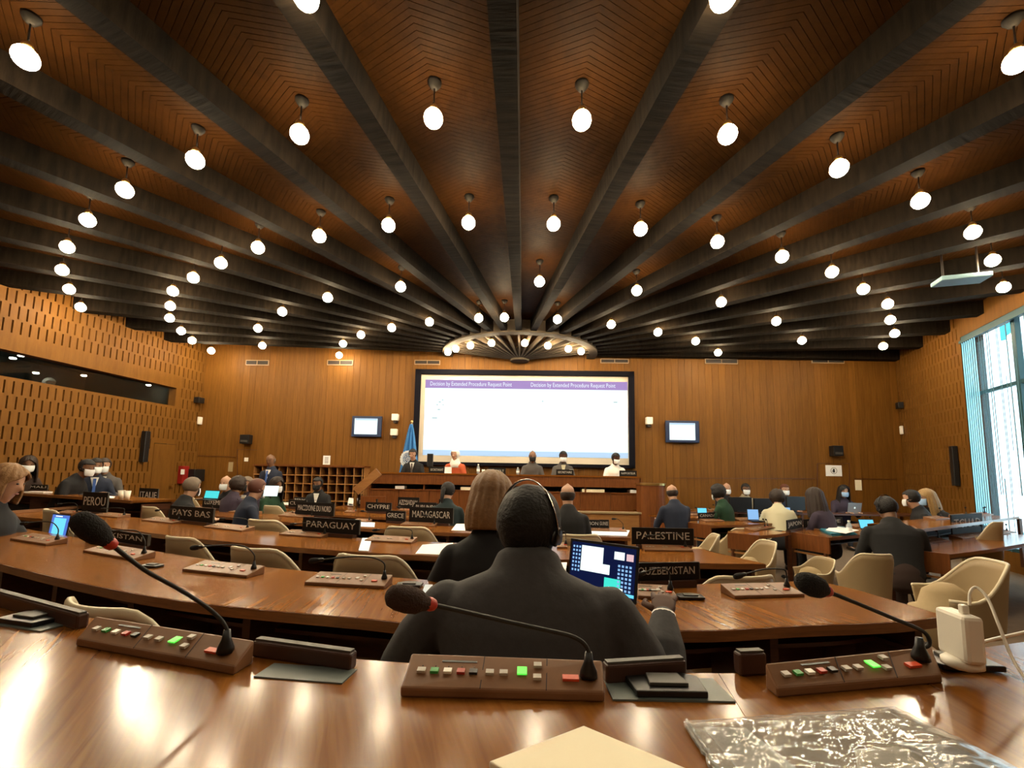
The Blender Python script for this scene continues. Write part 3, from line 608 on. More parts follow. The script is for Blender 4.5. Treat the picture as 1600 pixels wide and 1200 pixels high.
# flag
q = ony(640, 745, 10.1); tz = ony(637, 660, 10.1).z
fl = thing('flag', 'light blue United Nations style flag hanging from a pole beside the chairman', 'flag', (q.x, 10.1, .82))
part('pole', MB().lathe([(.014, 0), (.014, tz - .82)], n=10), 'brass', fl); part('finial', MB().sphere((0, 0, tz - .80), .03), 'brass', fl, True); part('base', MB().lathe([(.16, 0), (.15, .04), (.03, .07)], n=20), 'brass', fl)
H = tz - .82
def cloth(u, v):
    wv = .05 + .42 * (v ** .8); x = (u - .55) * wv * 1.25; return (x, -.03 + .05 * math.sin(u * 19 + v * 2) * (.3 + v), H - .04 - v * (H - .25))
part('cloth', MB().grid(cloth, 30, 14), 'flag_blue', fl, True, solid=.004, fix=False)
em = MB()
for k in range(20):
    a = 2 * PI * k / 20; r = .15; em.sphere((-.02 + r * math.cos(a), -.15, H * .56 + r * 1.1 * math.sin(a)), .028, .008, .034, n=5)
for r in (.04, .08, .115):
    em.tube([(-.02 + r * math.cos(2 * PI * k / 16), -.15, H * .56 + r * math.sin(2 * PI * k / 16)) for k in range(17)], .010, 5)
for k in range(4): a = PI * k / 4; em.bar((-.02 - .11 * math.cos(a), -.15, H * .56 - .11 * math.sin(a)), (-.02 + .11 * math.cos(a), -.15, H * .56 + .11 * math.sin(a)), .008, .006)
part('emblem', em, 'flag_white', fl)

# ------------------------------------------------------------------ side wall fixtures
def side_box(nm, lb, cat, Wp, px, py0, py1, hw, dep, m):
    P, d, n = Wp; c = onw(px, (py0 + py1) / 2, P + n * dep * .5, n); t = T(c, P, d); z1, z0 = onw(px, py0, P + n * dep, n).z, onw(px, py1, P + n * dep, n).z
    m_ = MB(); wall_box(m_, *Wp, t - hw, t + hw, z0, z1, .012, dep); b = floc(m_); e = thing(nm, lb, cat, b); part('casing', m_, m, e, bevel=.01)
    m2 = MB(); wall_box(m2, *Wp, t - hw * .4, t + hw * .4, (z0 + z1) / 2 - .05, (z0 + z1) / 2 + .05, 0, .02); part('wall_bracket', m2.xf(Matrix.Translation(-b)), 'dark_metal', e)
    return e
side_box('column_speaker', 'tall thin black column speaker on the left slotted wall', 'speaker', LWp, 226, 673, 722, .06, .12, 'black_plastic')
side_box('column_speaker', 'tall thin black column speaker beside the tall window', 'speaker', RWp, 1492, 696, 759, .06, .10, 'black_plastic')
side_box('camera_unit', 'dark camera on a bracket at the left corner', 'camera', LWp, 311, 620, 629, .09, .15, 'black_plastic')
side_box('camera_unit', 'dark camera on a bracket at the right corner', 'camera', RWp, 1406, 627, 637, .08, .12, 'black_plastic')
side_box('wall_clock', 'small white oval clock low in the left corner', 'clock', LWp, 312, 651, 663, .06, .06, 'white_plastic')
side_box('wall_clock', 'small white oval clock low in the right corner', 'clock', RWp, 1409, 665, 678, .05, .06, 'white_plastic')
e = side_box('fire_extinguisher', 'red fire extinguisher with white tag on the left wall', 'extinguisher', LWp, 286, 728, 756, .09, .14, 'red_paint')
part('tag', MB().box(.02, .10, -.12, -.10, .22, .34), 'paper', e)
side_box('equipment_cabinet', 'small black cabinet against the left corner', 'cabinet', LWp, 303, 733, 752, .16, .3, 'black_plastic')
# ceiling-hung panel near the window, blue daylight put into its colour
q = [onz(x, y, ZB - .12) for x, y in ((1462, 446), (1540, 439), (1542, 430), (1464, 437))]
c = sum(q, Vector()) / 4
hp = thing('hanging_panel', 'long pale panel hung under the ceiling near the window', 'panel', (c.x, c.y, ZB - .14)); a_ = math.atan2(q[1].y - q[0].y, q[1].x - q[0].x); hl = (q[1] - q[0]).length / 2
ca, sa = math.cos(a_), math.sin(a_)
rot = Matrix.Rotation(a_, 4, 'Z'); part('casing', MB().box(-hl, hl, -.13, .13, 0, .06).xf(rot), 'panel_blue', hp, bevel=.01)
for s in (-.7, .7): part('hanger', MB().lathe([(.012, .05), (.012, .5)], (s * hl * ca, s * hl * sa, 0), 8), 'dark_metal', hp)

# ================================================================== LAMPS
RINGS = [
 ('outermost', [(40, 90), (478, -6), (1130, -6), (1590, 95)]),
 ('second', [(126,480),(108,452),(97,422),(105,386),(137,344),(195,297),(305,250),(468,210),(677,185),(909,188),(1137,210),(1311,263),(1438,314),(1520,363),(1551,407),(1568,449)]),
 ('third', [(330,548),(300,532),(283,517),(265,497),(266,478),(270,455),(302,434),(345,411),(403,387),(499,369),(607,352),(732,348),(865,350),(1001,358),(1121,378),(1222,401),(1300,425),(1349,452),(1387,475),(1391,500),(1398,521),(1380,541)]),
 ('fourth', [(410,540),(403,513),(441,487),(512,465),(626,448),(843,440),(995,454),(1127,472),(1213,502),(1253,532)]),
 ('fifth', [(530,555),(536,537),(564,523),(612,512),(671,503),(748,497),(788,496),(871,499),(955,507),(1028,519),(1087,533),(1122,551)]),
 ('innermost', [(700,550),(712,545),(735,540),(768,536),(820,536),(856,540),(888,545),(908,549)])]
lamp_m = {'canopy': MB().lathe([(.055, ZP - .002), (.055, ZP - .02), (.028, ZP - .06), (.012, ZP - .065)], (0, 0, -ZL), 16).mesh('canopy', 'black_rubber', True),
          'stem': MB().lathe([(.006, .11), (.006, ZP - .06 - ZL)], n=8).mesh('stem', 'dark_metal', True),
          'socket': MB().lathe([(.034, .068), (.036, .085), (.026, .11), (.010, .125)], n=14).mesh('socket', 'brass', True),
          'bulb': MB().lathe([(.074 * math.sin(PI * i / 14) + 1e-4, -.074 * math.cos(PI * i / 14)) for i in range(8)], n=16).mesh('bulb', 'bulb_glow', True),
          'bulb_neck': MB().lathe([(.074 * math.sin(PI * i / 14) + 1e-4, -.074 * math.cos(PI * i / 14)) for i in range(7, 14)], n=16).mesh('bulb_neck', 'bulb_neck_glow', True)}
lamp0 = None
def lamp(p, label, group):
    global lamp0
    if lamp0 is None:
        e = thing('pendant_lamp', label, 'lamp', p, 0, group)
        for k in lamp_m:
            if k != 'bulb_neck': o_ = link(k, lamp_m[k], e)
            else: link(k, lamp_m[k], o_)
        lamp0 = e
    else:
        e = copy_tree(lamp0); e.location = p; e['label'] = label; e['group'] = group
    return e
for nm, pts in RINGS:
    for i, (x, y) in enumerate(pts):
        p = onz(x, y, ZL)
        lamp(p, 'lit round bulb pendant, %s from the left in the %s arc around the ceiling hub' % (ORD[i], nm), 'bulb pendants, %s arc' % nm)
for x, y, w_ in ((-4.4, -.6, 'far left'), (-1.5, -.9, 'centre left'), (1.5, -.9, 'centre right'), (4.4, -.6, 'far right'), (-6.2, 1.6, 'side left'), (6.0, 1.6, 'side right'), (0, -3.2, 'rearmost')):  # out-of-view lamps added to brighten the rear of the hall
    lamp(Vector((x, y, ZL)), 'unseen round bulb pendant added to light the rear seats, %s one' % w_, 'unseen bulb pendants added over the rear seats')
#@@PART2
# ================================================================== DESKS
def project(p):
    v = camo.matrix_world.inverted() @ Vector(p); return PX + v.x / -v.z * F, PY - v.y / -v.z * F
def hubdir(p, hub=None):
    d = Vector((HUB.x - p.x, HUB.y - p.y, 0)); return d.normalized()
ROWS = {}
def strip_desk(name, label, near, far, z, floor, group=None, mod=.34, supports=True, end=None, edge=.036, sup_step=.62):
    """near / far: world polylines with the same count; builds one curved desk"""
    c = (near[len(near) // 2] + far[len(far) // 2]) / 2; base = Vector((c.x, c.y, floor)); H = z - floor
    e = thing(name, label, 'desk', base, 0, group)
    nn = [p - c for p in near]; ff = [p - c for p in far]; n = len(nn)
    m_ = MB(); vs = []
    for p, q in zip(nn, ff): vs += [(p.x, p.y, H - .028), (q.x, q.y, H - .028), (q.x, q.y, H), (p.x, p.y, H)]
    m_.add(vs, [(4 * i + j, 4 * i + (j + 1) % 4, 4 * i + 4 + (j + 1) % 4, 4 * i + 4 + j) for i in range(n - 1) for j in range(4)] + [(3, 2, 1, 0), (4 * n - 4, 4 * n - 3, 4 * n - 2, 4 * n - 1)])
    me = m_.mesh('desktop', DESK); uv = me.uv_layers.new(name='UVMap'); s = [0]
    for i in range(1, n): s.append(s[-1] + (nn[i] - nn[i - 1]).length)
    off = random.uniform(0, 20)
    for lp in me.loops:
        i, j = divmod(lp.vertex_index, 4); wdt = (nn[i] - ff[i]).length; uv.data[lp.index].uv = (s[i] + off + (.2 * wdt if j in (1, 2) else 0), wdt if j in (1, 2) else 0)
    link('desktop', me, e)
    def ribbon(nm, off0, off1, z0, z1, m):
        mm = MB(); vs = []
        for p, q in zip(nn, ff):
            d = (q - p).normalized(); w_ = (q - p).length; a, b = p + d * (off0 if off0 < .03 else off0 + w_ - wd), p + d * (off1 if off1 < .03 else off1 + w_ - wd); vs += [(a.x, a.y, z0), (b.x, b.y, z0), (b.x, b.y, z1), (a.x, a.y, z1)]
        mm.add(vs, [(4 * i + j, 4 * i + (j + 1) % 4, 4 * i + 4 + (j + 1) % 4, 4 * i + 4 + j) for i in range(n - 1) for j in range(4)] + [(3, 2, 1, 0), (4 * n - 4, 4 * n - 3, 4 * n - 2, 4 * n - 1)])
        return part(nm, mm, m, e)
    wd = (ff[0] - nn[0]).length
    ribbon('edge_band', -.004, .018, H - edge, H - .0015, DESKE)
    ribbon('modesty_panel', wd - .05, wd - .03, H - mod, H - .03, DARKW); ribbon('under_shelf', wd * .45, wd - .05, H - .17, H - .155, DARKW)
    if supports:
        tot = s[-1]; k = max(1, int(tot / sup_step))
        for q in range(k + 1):
            t = min(tot, tot * q / k); i = max(j for j in range(n) if s[j] <= t + 1e-6); i = min(i, n - 2); f_ = (t - s[i]) / max(1e-6, s[i + 1] - s[i])
            p = nn[i].lerp(nn[i + 1], f_); r = ff[i].lerp(ff[i + 1], f_); d = (r - p).normalized()
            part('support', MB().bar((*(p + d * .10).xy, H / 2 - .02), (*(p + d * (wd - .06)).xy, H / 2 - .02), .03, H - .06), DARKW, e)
    ROWS[name if name not in ROWS else name + str(len(ROWS))] = None
    return e
def offset_far(near, depth, hub=None): return [p + hubdir(p) * depth for p in near]
LINES = {}
def row(key, label, nearpx, z, depth, group='curved desk rows', endfar=None, **k):
    near = smooth_line([onz(x, y, z) for x, y in nearpx], 5); far = offset_far(near, depth)
    if endfar: far[-1] = onz(*endfar, z)
    LINES[key] = (near, far, z)
    fl = floor_z(near[len(near) // 2].y + .1)
    return strip_desk('curved_desk', label, near, far, z, fl, group, **k)
Z1, Z2, Z3, Z4, Z5 = 1.29, 1.12, 1.04, .96, .92
# the viewer's own desk, in two lengths that meet at a joint
farpx = [(-200, 880), (0, 935), (150, 967), (300, 1000), (560, 1030), (800, 1043), (1122, 1052), (1300, 1040), (1600, 1003), (1850, 960)]
fp = [onz(x, y, Z1) for x, y in farpx]
nearp = [Vector((p.x * .62 + (.0), max(.03, p.y * .45 - .27), Z1)) for p in fp]
fs, ns = smooth_line(fp, 5), smooth_line(nearp, 5); cut = 30
LINES['D1'] = (ns, fs, Z1)
strip_desk('curved_desk', 'glossy wooden desk nearest the viewer, long left length', ns[:cut + 1], fs[:cut + 1], Z1, .55, 'nearest desk', supports=False)
strip_desk('curved_desk', 'glossy wooden desk nearest the viewer, right length under the charger', ns[cut:], [fs[cut] + (fs[cut + 1] - fs[cut]) * .02] + fs[cut + 1:], Z1, .55, 'nearest desk', supports=False)
row('D2', 'curved desk row directly behind the nearest desk', [(-150, 840), (0, 880), (150, 915), (315, 942), (560, 965), (700, 977), (1060, 985), (1250, 977), (1399, 971), (1476, 962)], Z2, .56, endfar=(1337, 921))
row('D3', 'curved desk row with the PARAGUAY and PALESTINE plates', [(-60, 800), (60, 810), (180, 825), (305, 841), (460, 855), (627, 866), (800, 872), (1000, 877), (1100, 880), (1196, 881)], Z3, .58, endfar=(1104, 860))
struct('floor_left_tier', MB().box(-8.0, -4.7, 5.3, 7.6, .1, .45), 'carpet')
near = smooth_line([onz(x, y, 1.2) for x, y in ((0, 768), (60, 772), (120, 776), (205, 782))], 5)
LINES['DL'] = (near, offset_far(near, .45), 1.2); strip_desk('curved_desk', 'short raised desk by the left slotted wall', near, LINES['DL'][1], 1.2, .45, 'curved desk rows')
row('D4', 'curved desk row with the MADAGASCAR plate', [(150, 787), (180, 790), (250, 798), (336, 806), (454, 816), (564, 825), (640, 830), (800, 835), (985, 840)], Z4, .60)
row('D5', 'curved desk row with the CHYPRE plate', [(300, 787), (360, 793), (449, 800), (520, 804), (590, 808), (700, 812), (850, 815)], Z5, .60)
row('D6', 'farthest curved desk row below the dais', [(400, 786), (470, 791), (560, 797), (640, 801), (720, 804), (840, 807)], Z5, .45)
def rtable(key, label, farcorner, nearpx, z=Z5, depth=.62, ph=.19, floor=.18):
    near = [onz(x, y, z) for x, y in nearpx]; fc = onz(*farcorner, z)
    near = smooth_line(near, 4); v = fc - near[0]; far = [near[0] + v * 1.0] + [p + hubdir(p) * depth for p in near[1:]]
    # blend the first few far points so the end stays straight
    LINES[key] = (near, far, z)
    e = strip_desk('curved_desk', label, near, far, z, floor, 'desk ends along the right aisle', mod=.22, supports=False)
    c = (near[len(near) // 2] + far[len(far) // 2]) / 2; H = z - floor
    a, b = near[0] - c, fc - c; d = (b - a).normalized()
    part('end_panel', MB().bar((a.x, a.y, H - ph / 2), (b.x, b.y, H - ph / 2), .025, ph + .004), REDW, e)
    for q in (a + d * .05, b - d * .06):
        part('leg', MB().box(q.x - .018, q.x + .018, q.y - .018, q.y + .018, 0, H - ph), DARKW, e)
    for q in (near[-1] - c, far[-1] - c): part('leg', MB().box(q.x - .02, q.x + .02, q.y - .02, q.y + .02, 0, H - .03), DARKW, e)
    part('stretcher', MB().bar((a.x, a.y, H - ph - .04), (b.x, b.y, H - ph - .04), .02, .02), CREAMW, e)
    return e
rtable('Ra', 'nearest desk end on the right with window reflections on its top', (1378, 854), [(1484, 866), (1540, 859), (1600, 849), (1655, 839)])
rtable('Rb', 'desk end carrying the teal folders on the right', (1232, 831), [(1296, 840), (1360, 834), (1395, 830), (1432, 826)])
rtable('Rg', 'far desk by the window with bright reflections', (1424, 821), [(1434, 827), (1490, 820), (1530, 815), (1570, 810), (1592, 807)], z=1.1, floor=.36, depth=.5)
rtable('Rc', 'desk end right of the pale chair, third along the aisle', (1137, 832), [(1186, 837), (1212, 835), (1232, 832)], depth=.45)
rtable('Rd', 'desk end in front of the person in green', (1073, 816), [(1111, 821), (1180, 819), (1250, 815)])
rtable('Re', 'desk end behind the bald man in the navy jacket', (1031, 806), [(1056, 809), (1110, 809), (1160, 808)])
rtable('Rf', 'desk end nearest the lectern', (991, 796), [(1018, 799), (1080, 799), (1150, 798)], depth=.5)
# press table by the front wall on the right
q = ony(1235, 798, 9.3)
pt = thing('side_table', 'dark long table under the black monitors by the front wall', 'table', (q.x + .2, 9.5, .18))
part('tabletop', MB().box(-2.3, 2.6, -.3, .35, .70, .73), DARKW, pt)
for sx in (-2.2, 0, 2.5):
    for sy in (-.25, .3): part('leg', MB().box(sx - .02, sx + .02, sy - .02, sy + .02, 0, .7), DARKW, pt)

# ================================================================== CONSOLES
def console(label, A, B, z, row_, fine=True, mic='arc', group=None, micpts=None, foam='foam_black', depth=.105, back=None, msk=(.93, .62)):
    a, b = onz(*A, z), onz(*B, z); d = (b - a); wv = d.length; rz = math.atan2(d.y, d.x); s = wv / .28
    e = thing('microphone_console', label, 'console', a, rz, group)
    D_, h0, h1 = depth * min(1.25, max(.8, s)), .013, .036
    if fine: D_, h0, h1 = .105, .013, .036
    inv = (Matrix.Translation(a) @ Matrix.Rotation(rz, 4, 'Z')).inverted()
    if back: bl_, br_ = [inv @ onz(*q, z + h1) for q in back]
    else: bl_, br_ = Vector((.008, D_, h1)), Vector((wv - .008, D_, h1))
    m_ = MB().add([(0, 0, 0), (wv, 0, 0), (br_.x, br_.y, 0), (bl_.x, bl_.y, 0), (0, 0, h0), (wv, 0, h0), br_, bl_], [(0, 3, 2, 1), (4, 5, 6, 7), (0, 1, 5, 4), (1, 2, 6, 5), (2, 3, 7, 6), (3, 0, 4, 7)])
    part('housing', m_, 'console_brown', e, bevel=.003)
    sl = (h1 - h0) / D_
    def top(x, y): return tuple(Vector((x * wv, 0, h0)).lerp(bl_.lerp(br_, x), y))
    def key(x, y, kw, kh, m, nm='key', hh=.004):
        c = Vector(top(x, y)); mm = MB().box(-kw / 2, kw / 2, -kh / 2, kh / 2, 0, hh); mm.xf(Matrix.Translation(c) @ Matrix.Rotation(math.atan2((br_ - bl_).y, (br_ - bl_).x) * y, 4, 'Z') @ Matrix.Rotation(math.atan(sl), 4, 'X')); return part(nm, mm, m, e)
    if fine:
        key(.265, .78, .052, .004, 'key_black', 'card_slot', .0006)
        for x, m in ((.08, 'key_grey'), (.147, 'key_green'), (.214, 'key_white'), (.282, 'key_red'), (.345, 'key_black'), (.428, 'key_grey'), (.498, 'key_grey')): key(x, .46, .0115, .009, m)
        key(.59, .55, .014, .016, 'key_lit' if row_ == 1 else 'key_grey', 'lit_key' if row_ == 1 else 'key', .002); key(.668, .36, .0115, .009, 'key_grey'); key(.668, .72, .0115, .009, 'key_grey'); key(.835, .36, .023, .010, 'key_orange', 'talk_key')
        for x in (.39, .715): part('panel_joint', MB().bar(top(x, .03), top(x, .97), .0014, .0010), 'seam_dark', e)
        for x in (.08, .147, .214, .282, .345): key(x, .62, .002, .002, 'seam_dark', 'marker', .0005)
    else:
        mm = MB()
        for x in (.08, .15, .22, .43, .5, .84):
            c = Vector(top(x, .45)); mm.box(c.x - .006 * s, c.x + .006 * s, c.y - .006, c.y + .006, c.z, c.z + .004)
        part('keys', mm, 'key_grey', e); c = Vector(top(.84, .45)); part('talk_key', MB().box(c.x - .012, c.x + .012, c.y - .007, c.y + .007, c.z, c.z + .005), 'key_orange', e)
    if mic:
        bx = Vector(top(*msk))
        part('mic_socket', MB().lathe([(.013, 0), (.012, .008), (.007, .020), (.005, .034)], bx, 12), 'black_plastic', e, True)
        if micpts:
            wy = (inv.inverted() @ bx).y; pts = [bx + Vector((0, 0, .02))] + [inv @ ony(x, y, wy + Y) for x, y, Y in micpts]
        else:
            k = min(1.3, s); j = random.uniform(-.02, .02)
            pts = [bx + Vector((0, 0, .03)), bx + Vector((-.004 * k, 0, .065)), bx + Vector((-.045 * k, -.01, .092 + j)), bx + Vector((-.12 * k, -.03, .094 + j)), bx + Vector((-.21 * k, -.05, .080 + j))]
            if mic == 'short': pts = pts[:3] + [pts[2] + Vector((-.03, -.01, .005))]
        sm = smooth_line(pts, 5); gn = part('gooseneck', MB().tube(sm, .0032, 6), 'black_rubber', e, True)
        t = (sm[-1] - sm[-2]).normalized(); r = .0165 if micpts else .012
        part('mic_collar', MB().loft([sm[-1] - t * .006, sm[-1] + t * .006], [.0085, .0085], n=10), 'key_red' if row_ == 1 else 'black_plastic', gn, True)
        part('foam_windscreen', MB().loft([sm[-1] + t * .004, sm[-1] + t * .012, sm[-1] + t * .026, sm[-1] + t * .040], [r * .62, r * .9, r, r * .93], n=14), foam, gn, True)
    return e
console('large brown console on the nearest desk with lit green key, left one', (118, 1010), (365, 1056), Z1, 1, group='consoles on the nearest desk', micpts=[(356, 988, 0), (345, 968, 0), (318, 945, -.01), (275, 918, -.03), (225, 890, -.055), (168, 846, -.09)], back=((150, 962), (398, 1000)), msk=(.90, .42))
console('large brown console on the nearest desk in front of the grey-suited man', (625, 1090), (945, 1098), Z1, 1, group='consoles on the nearest desk', micpts=[(921, 1022, 0), (912, 1005, 0), (893, 994, 0), (865, 987, -.01), (800, 973, -.03), (735, 958, -.06), (667, 943, -.09)], foam='foam_brown', back=((643, 1020), (941, 1031)), msk=(.925, .45))
console('large brown console on the nearest desk left of the white charger', (1215, 1091), (1473, 1068), Z1, 1, group='consoles on the nearest desk', micpts=[(1449, 1010, 0), (1452, 1000, 0), (1440, 985, 0), (1400, 968, -.02), (1345, 945, -.05), (1288, 922, -.08)], back=((1195, 1036), (1455, 1009)), msk=(.90, .55))
R2 = [((15, 844), (71, 853)), ((129, 863), (208, 877)), ((284, 893), (385, 904)), ((475, 914), (600, 921)), ((997, 936), (1060, 939)), ((1148, 936), (1258, 933))]
for i, (a, b) in enumerate(R2): console('brown microphone console, %s from the left on the second desk row' % ORD[i], a, b, Z2, 2, group='consoles on the second desk row')
def on_line(key, x, which=1):
    """point and tangent on a row's far (1) / near (0) line at picture column x"""
    L = LINES[key][which]; z = LINES[key][2]
    for p, q in zip(L, L[1:]):
        a, b = project(p)[0], project(q)[0]
        if (a <= x <= b) or (b <= x <= a):
            t = (x - a) / (b - a if abs(b - a) > 1e-6 else 1); r = p.lerp(q, t); return r, (q - p).normalized()
    r = L[-1] if x > project(L[-1])[0] else L[0]; return r.copy(), (L[-1] - L[-2]).normalized() if x > 0 else (L[1] - L[0]).normalized()
def row_console(key, x0, x1, label, group, back=.14, **k):
    """console standing along the far edge of a row between two picture columns"""
    r0, t = on_line(key, (x0 + x1) / 2)
    nrm = Vector((-t.y, t.x, 0)); nrm = nrm if nrm.y > 0 else -nrm
    c = r0 - nrm * back; s_ = project(c); A, B = c - t * .1, c + t * .1
    pa, pb = project(A), project(B); sc_ = (x1 - x0) / max(1, (pb[0] - pa[0])) * .1
    A, B = c - t * sc_, c + t * sc_
    return console(label, project(A), project(B), LINES[key][2], 3, group=group, fine=False, **k)
for key, lst, nm in (('D3', [(22, 60), (110, 134), (165, 206), (244, 292), (340, 400), (454, 520), (582, 655), (868, 885), (998, 1074)], 'third'),
                     ('D4', [(201, 228), (248, 278), (305, 340), (370, 411), (447, 496), (562, 586), (632, 686), (868, 887), (930, 986)], 'fourth'),
                     ('D5', [(380, 402), (545, 562), (612, 637), (700, 724), (800, 824)], 'fifth'), ('D6', [(470, 488), (590, 606), (628, 646), (760, 778)], 'sixth')):
    for i, (a, b) in enumerate(lst): row_console(key, a, b, 'small tan microphone console, %s from the left on the %s desk row' % (ORD[i], nm), 'consoles on the %s desk row' % nm, mic='arc' if key == 'D3' else 'short')
rn = {'Ra': 'nearest right desk end', 'Rb': 'desk with the teal folders', 'Rg': 'far desk by the window', 'Rc': 'third desk end', 'Rd': 'desk end before the person in green', 'Re': 'desk end behind the navy jacket', 'Rf': 'desk end by the lectern'}
for key, lst in (('Ra', [(1415, 1456), (1478, 1526), (1559, 1592)]), ('Rb', [(1260, 1296), (1318, 1356)]), ('Rg', [(1438, 1460), (1478, 1500), (1511, 1528), (1538, 1556)]), ('Rc', [(1161, 1194), (1205, 1228)]), ('Rd', [(1090, 1120), (1142, 1167), (1185, 1208), (1222, 1244)]), ('Re', [(1040, 1065), (1072, 1088), (1125, 1141)]), ('Rf', [(1002, 1024), (1100, 1115)])):
    for i, (a, b) in enumerate(lst): row_console(key, a, b, 'small tan console, %s from the left on the %s' % (ORD[i], rn[key]), 'consoles on the right block', mic='short', back=.16)

# upstands, outlet boxes on the nearest desk
def upstand(label, A, B, z, hgt, group, dep=.02):
    a, b = onz(*A, z), onz(*B, z); d = b - a; e = thing('cable_upstand', label, 'box', a, math.atan2(d.y, d.x), group)
    part('housing', MB().box(0, d.length, 0, dep, 0, hgt), 'console_dark', e, bevel=.004); part('top_cap', MB().box(.003, d.length - .003, .004, dep - .004, hgt, hgt + .003), 'lip_grey', e); return e
upstand('low dark upstand between the left and middle consoles', (392, 1027), (546, 1050), Z1, .026, 'upstands on the nearest desk')
upstand('low dark upstand right of the middle console', (948, 1071), (1074, 1062), Z1, .028, 'upstands on the nearest desk')
upstand('low dark upstand at the left end of the nearest desk', (-40, 938), (118, 985), Z1, .028, 'upstands on the nearest desk')
upstand('short dark upstand left of the right console', (1158, 1058), (1200, 1056), Z1, .034, 'upstands on the nearest desk')
def outlet(label, c, rz, z=Z1, s=1.0, lidoff=.0, plate=True, group='desk outlets'):
    p = onz(*c, z); e = thing('desk_outlet', label, 'outlet', p, rz, group)
    if plate: part('cover_plate', MB().box(-.085 * s, .085 * s, -.035 * s, .035 * s, 0, .0025), 'outlet_grey', e)
    m_ = MB().prism([(-.05 * s + lidoff, -.03 * s), (.05 * s + lidoff, -.03 * s), (.055 * s + lidoff, .02 * s), (.03 * s + lidoff, .036 * s), (-.03 * s + lidoff, .036 * s), (-.055 * s + lidoff, .02 * s)], .0025, .012)
    part('outlet_body', m_, 'black_plastic', e, bevel=.002)
    part('flip_lid', MB().prism([(-.028 * s + lidoff, -.016 * s), (.028 * s + lidoff, -.016 * s), (.024 * s + lidoff, .018 * s), (-.024 * s + lidoff, .018 * s)], .012, .017), 'lip_grey', e, bevel=.001); return e
outlet('black flip-lid outlet on a grey plate beside the middle console', (1040, 1078), 0)
outlet('black flip-lid outlet at the left end of the nearest desk', (50, 972), -.25)
outlet('black outlet under the white charger', (1497, 1040), -.05, s=1.0, plate=False)
p = onz(480, 1052, Z1); e = thing('desk_outlet', 'closed grey outlet plate set in the desk by the left upstand', 'outlet', p, -.12, 'desk outlets'); part('cover_plate', MB().box(-.07, .07, -.026, .022, 0, .002), 'outlet_grey', e)
outlet('closed black outlet on the second row left of the grey-suited man', (640, 916), 0, Z2, 1.0, plate=False)
outlet('closed black outlet on the second row under the dark name plate', (1078, 935), 0, Z2, 1.0, plate=False)
outlet('small dark outlet on the second row near the left end', (238, 886), -.2, Z2, .9, plate=False)

# ================================================================== NAME PLATES
def plate(text, key, x0, x1, ytop, label=None, zoff=.03, fs=.62, group='country name plates', cat='name plate', inset=.03, bot=None, rot=0, tw=.86):
    r0, t = on_line(key, (x0 + x1) / 2); z = LINES[key][2]; Y = r0.y - inset
    a, b = ony(x0, ytop, Y), ony(x1, ytop, Y); ra, _ = on_line(key, x0); rb, _ = on_line(key, x1)
    ztop = ony((x0 + x1) / 2, ytop, Y).z; dv = rb - ra
    if dv.length < .05: dv = b - a; dv.z = 0
    ang = math.atan2(dv.y, dv.x); wv = max(.1, (b - a).length if abs(ang) < .01 else (ony(x1, ytop, rb.y).x - ony(x0, ytop, ra.y).x) / math.cos(ang))
    c = (ra + rb) / 2; hh = max(.05, ztop - z - zoff)
    e = thing('name_plate', label or 'black name plate lettered %s' % text, cat, (c.x, c.y - inset, z), ang, group)
    part('board', MB().box(-wv / 2, wv / 2, -.007, .007, zoff, zoff + hh), 'plate_black', e, bevel=.002); part('foot', MB().box(-wv * .42, wv * .42, -.028, .028, 0, zoff), 'console_dark', e)
    part('rim', MB().box(wv / 2, wv / 2 + .004, -.008, .008, zoff, zoff + hh), 'lip_grey', e)
    if text: text_mesh(text, hh * fs, 'letter_white', e, (0, -.0085, zoff + hh * .52), (PI / 2, 0, 0), width=wv * tw, depth=.0008)
    return e
for a in (('TADJIKISTAN', 'D2', 142, 238, 829), ('OUZBEKISTAN', 'D2', 986, 1087, 879), ('PEROU', 'D3', 131, 170, 769), ('PAYS BAS', 'D3', 268, 336, 792), ('PARAGUAY', 'D3', 475, 563, 810), ('PALESTINE', 'D3', 986, 1081, 825),
          ('ITALIE', 'D4', 218, 248, 763), ('LUXEMBOURG', 'D4', 318, 373, 778), ('MACEDOINE DU NORD', 'D4', 463, 523, 785), ('GRECE', 'D4', 604, 634, 798), ('MADAGASCAR', 'D4', 640, 708, 793), ('GABON', 'D4', 907, 936, 812), ('MALI', 'DL', 28, 57, 757), ('GUINEE', 'D4', 936, 951, 812),
          ('CHYPRE', 'D5', 572, 612, 785), ('BURUNDI', 'D5', 648, 682, 785), ('TURQUIE', 'D5', 681, 704, 787), ('CUBA', 'D5', 452, 480, 781), ('BELARUS', 'D6', 560, 590, 779), ('AZERBAIDJAN', 'D6', 622, 655, 777), ('ALBANIE', 'D6', 686, 706, 780), ('BENIN', 'D6', 460, 482, 777),
          ('MEXIQUE', 'Rb', 1254, 1314, 810), ('JAPON', 'Rb', 1213, 1247, 812), ('TCHAD', 'Ra', 1484, 1532, 803), ('INDE', 'Rd', 1180, 1210, 801), ('CANADA', 'Rd', 1090, 1118, 801), ('CHINE', 'Rf', 1002, 1026, 789)):
    plate(*a)
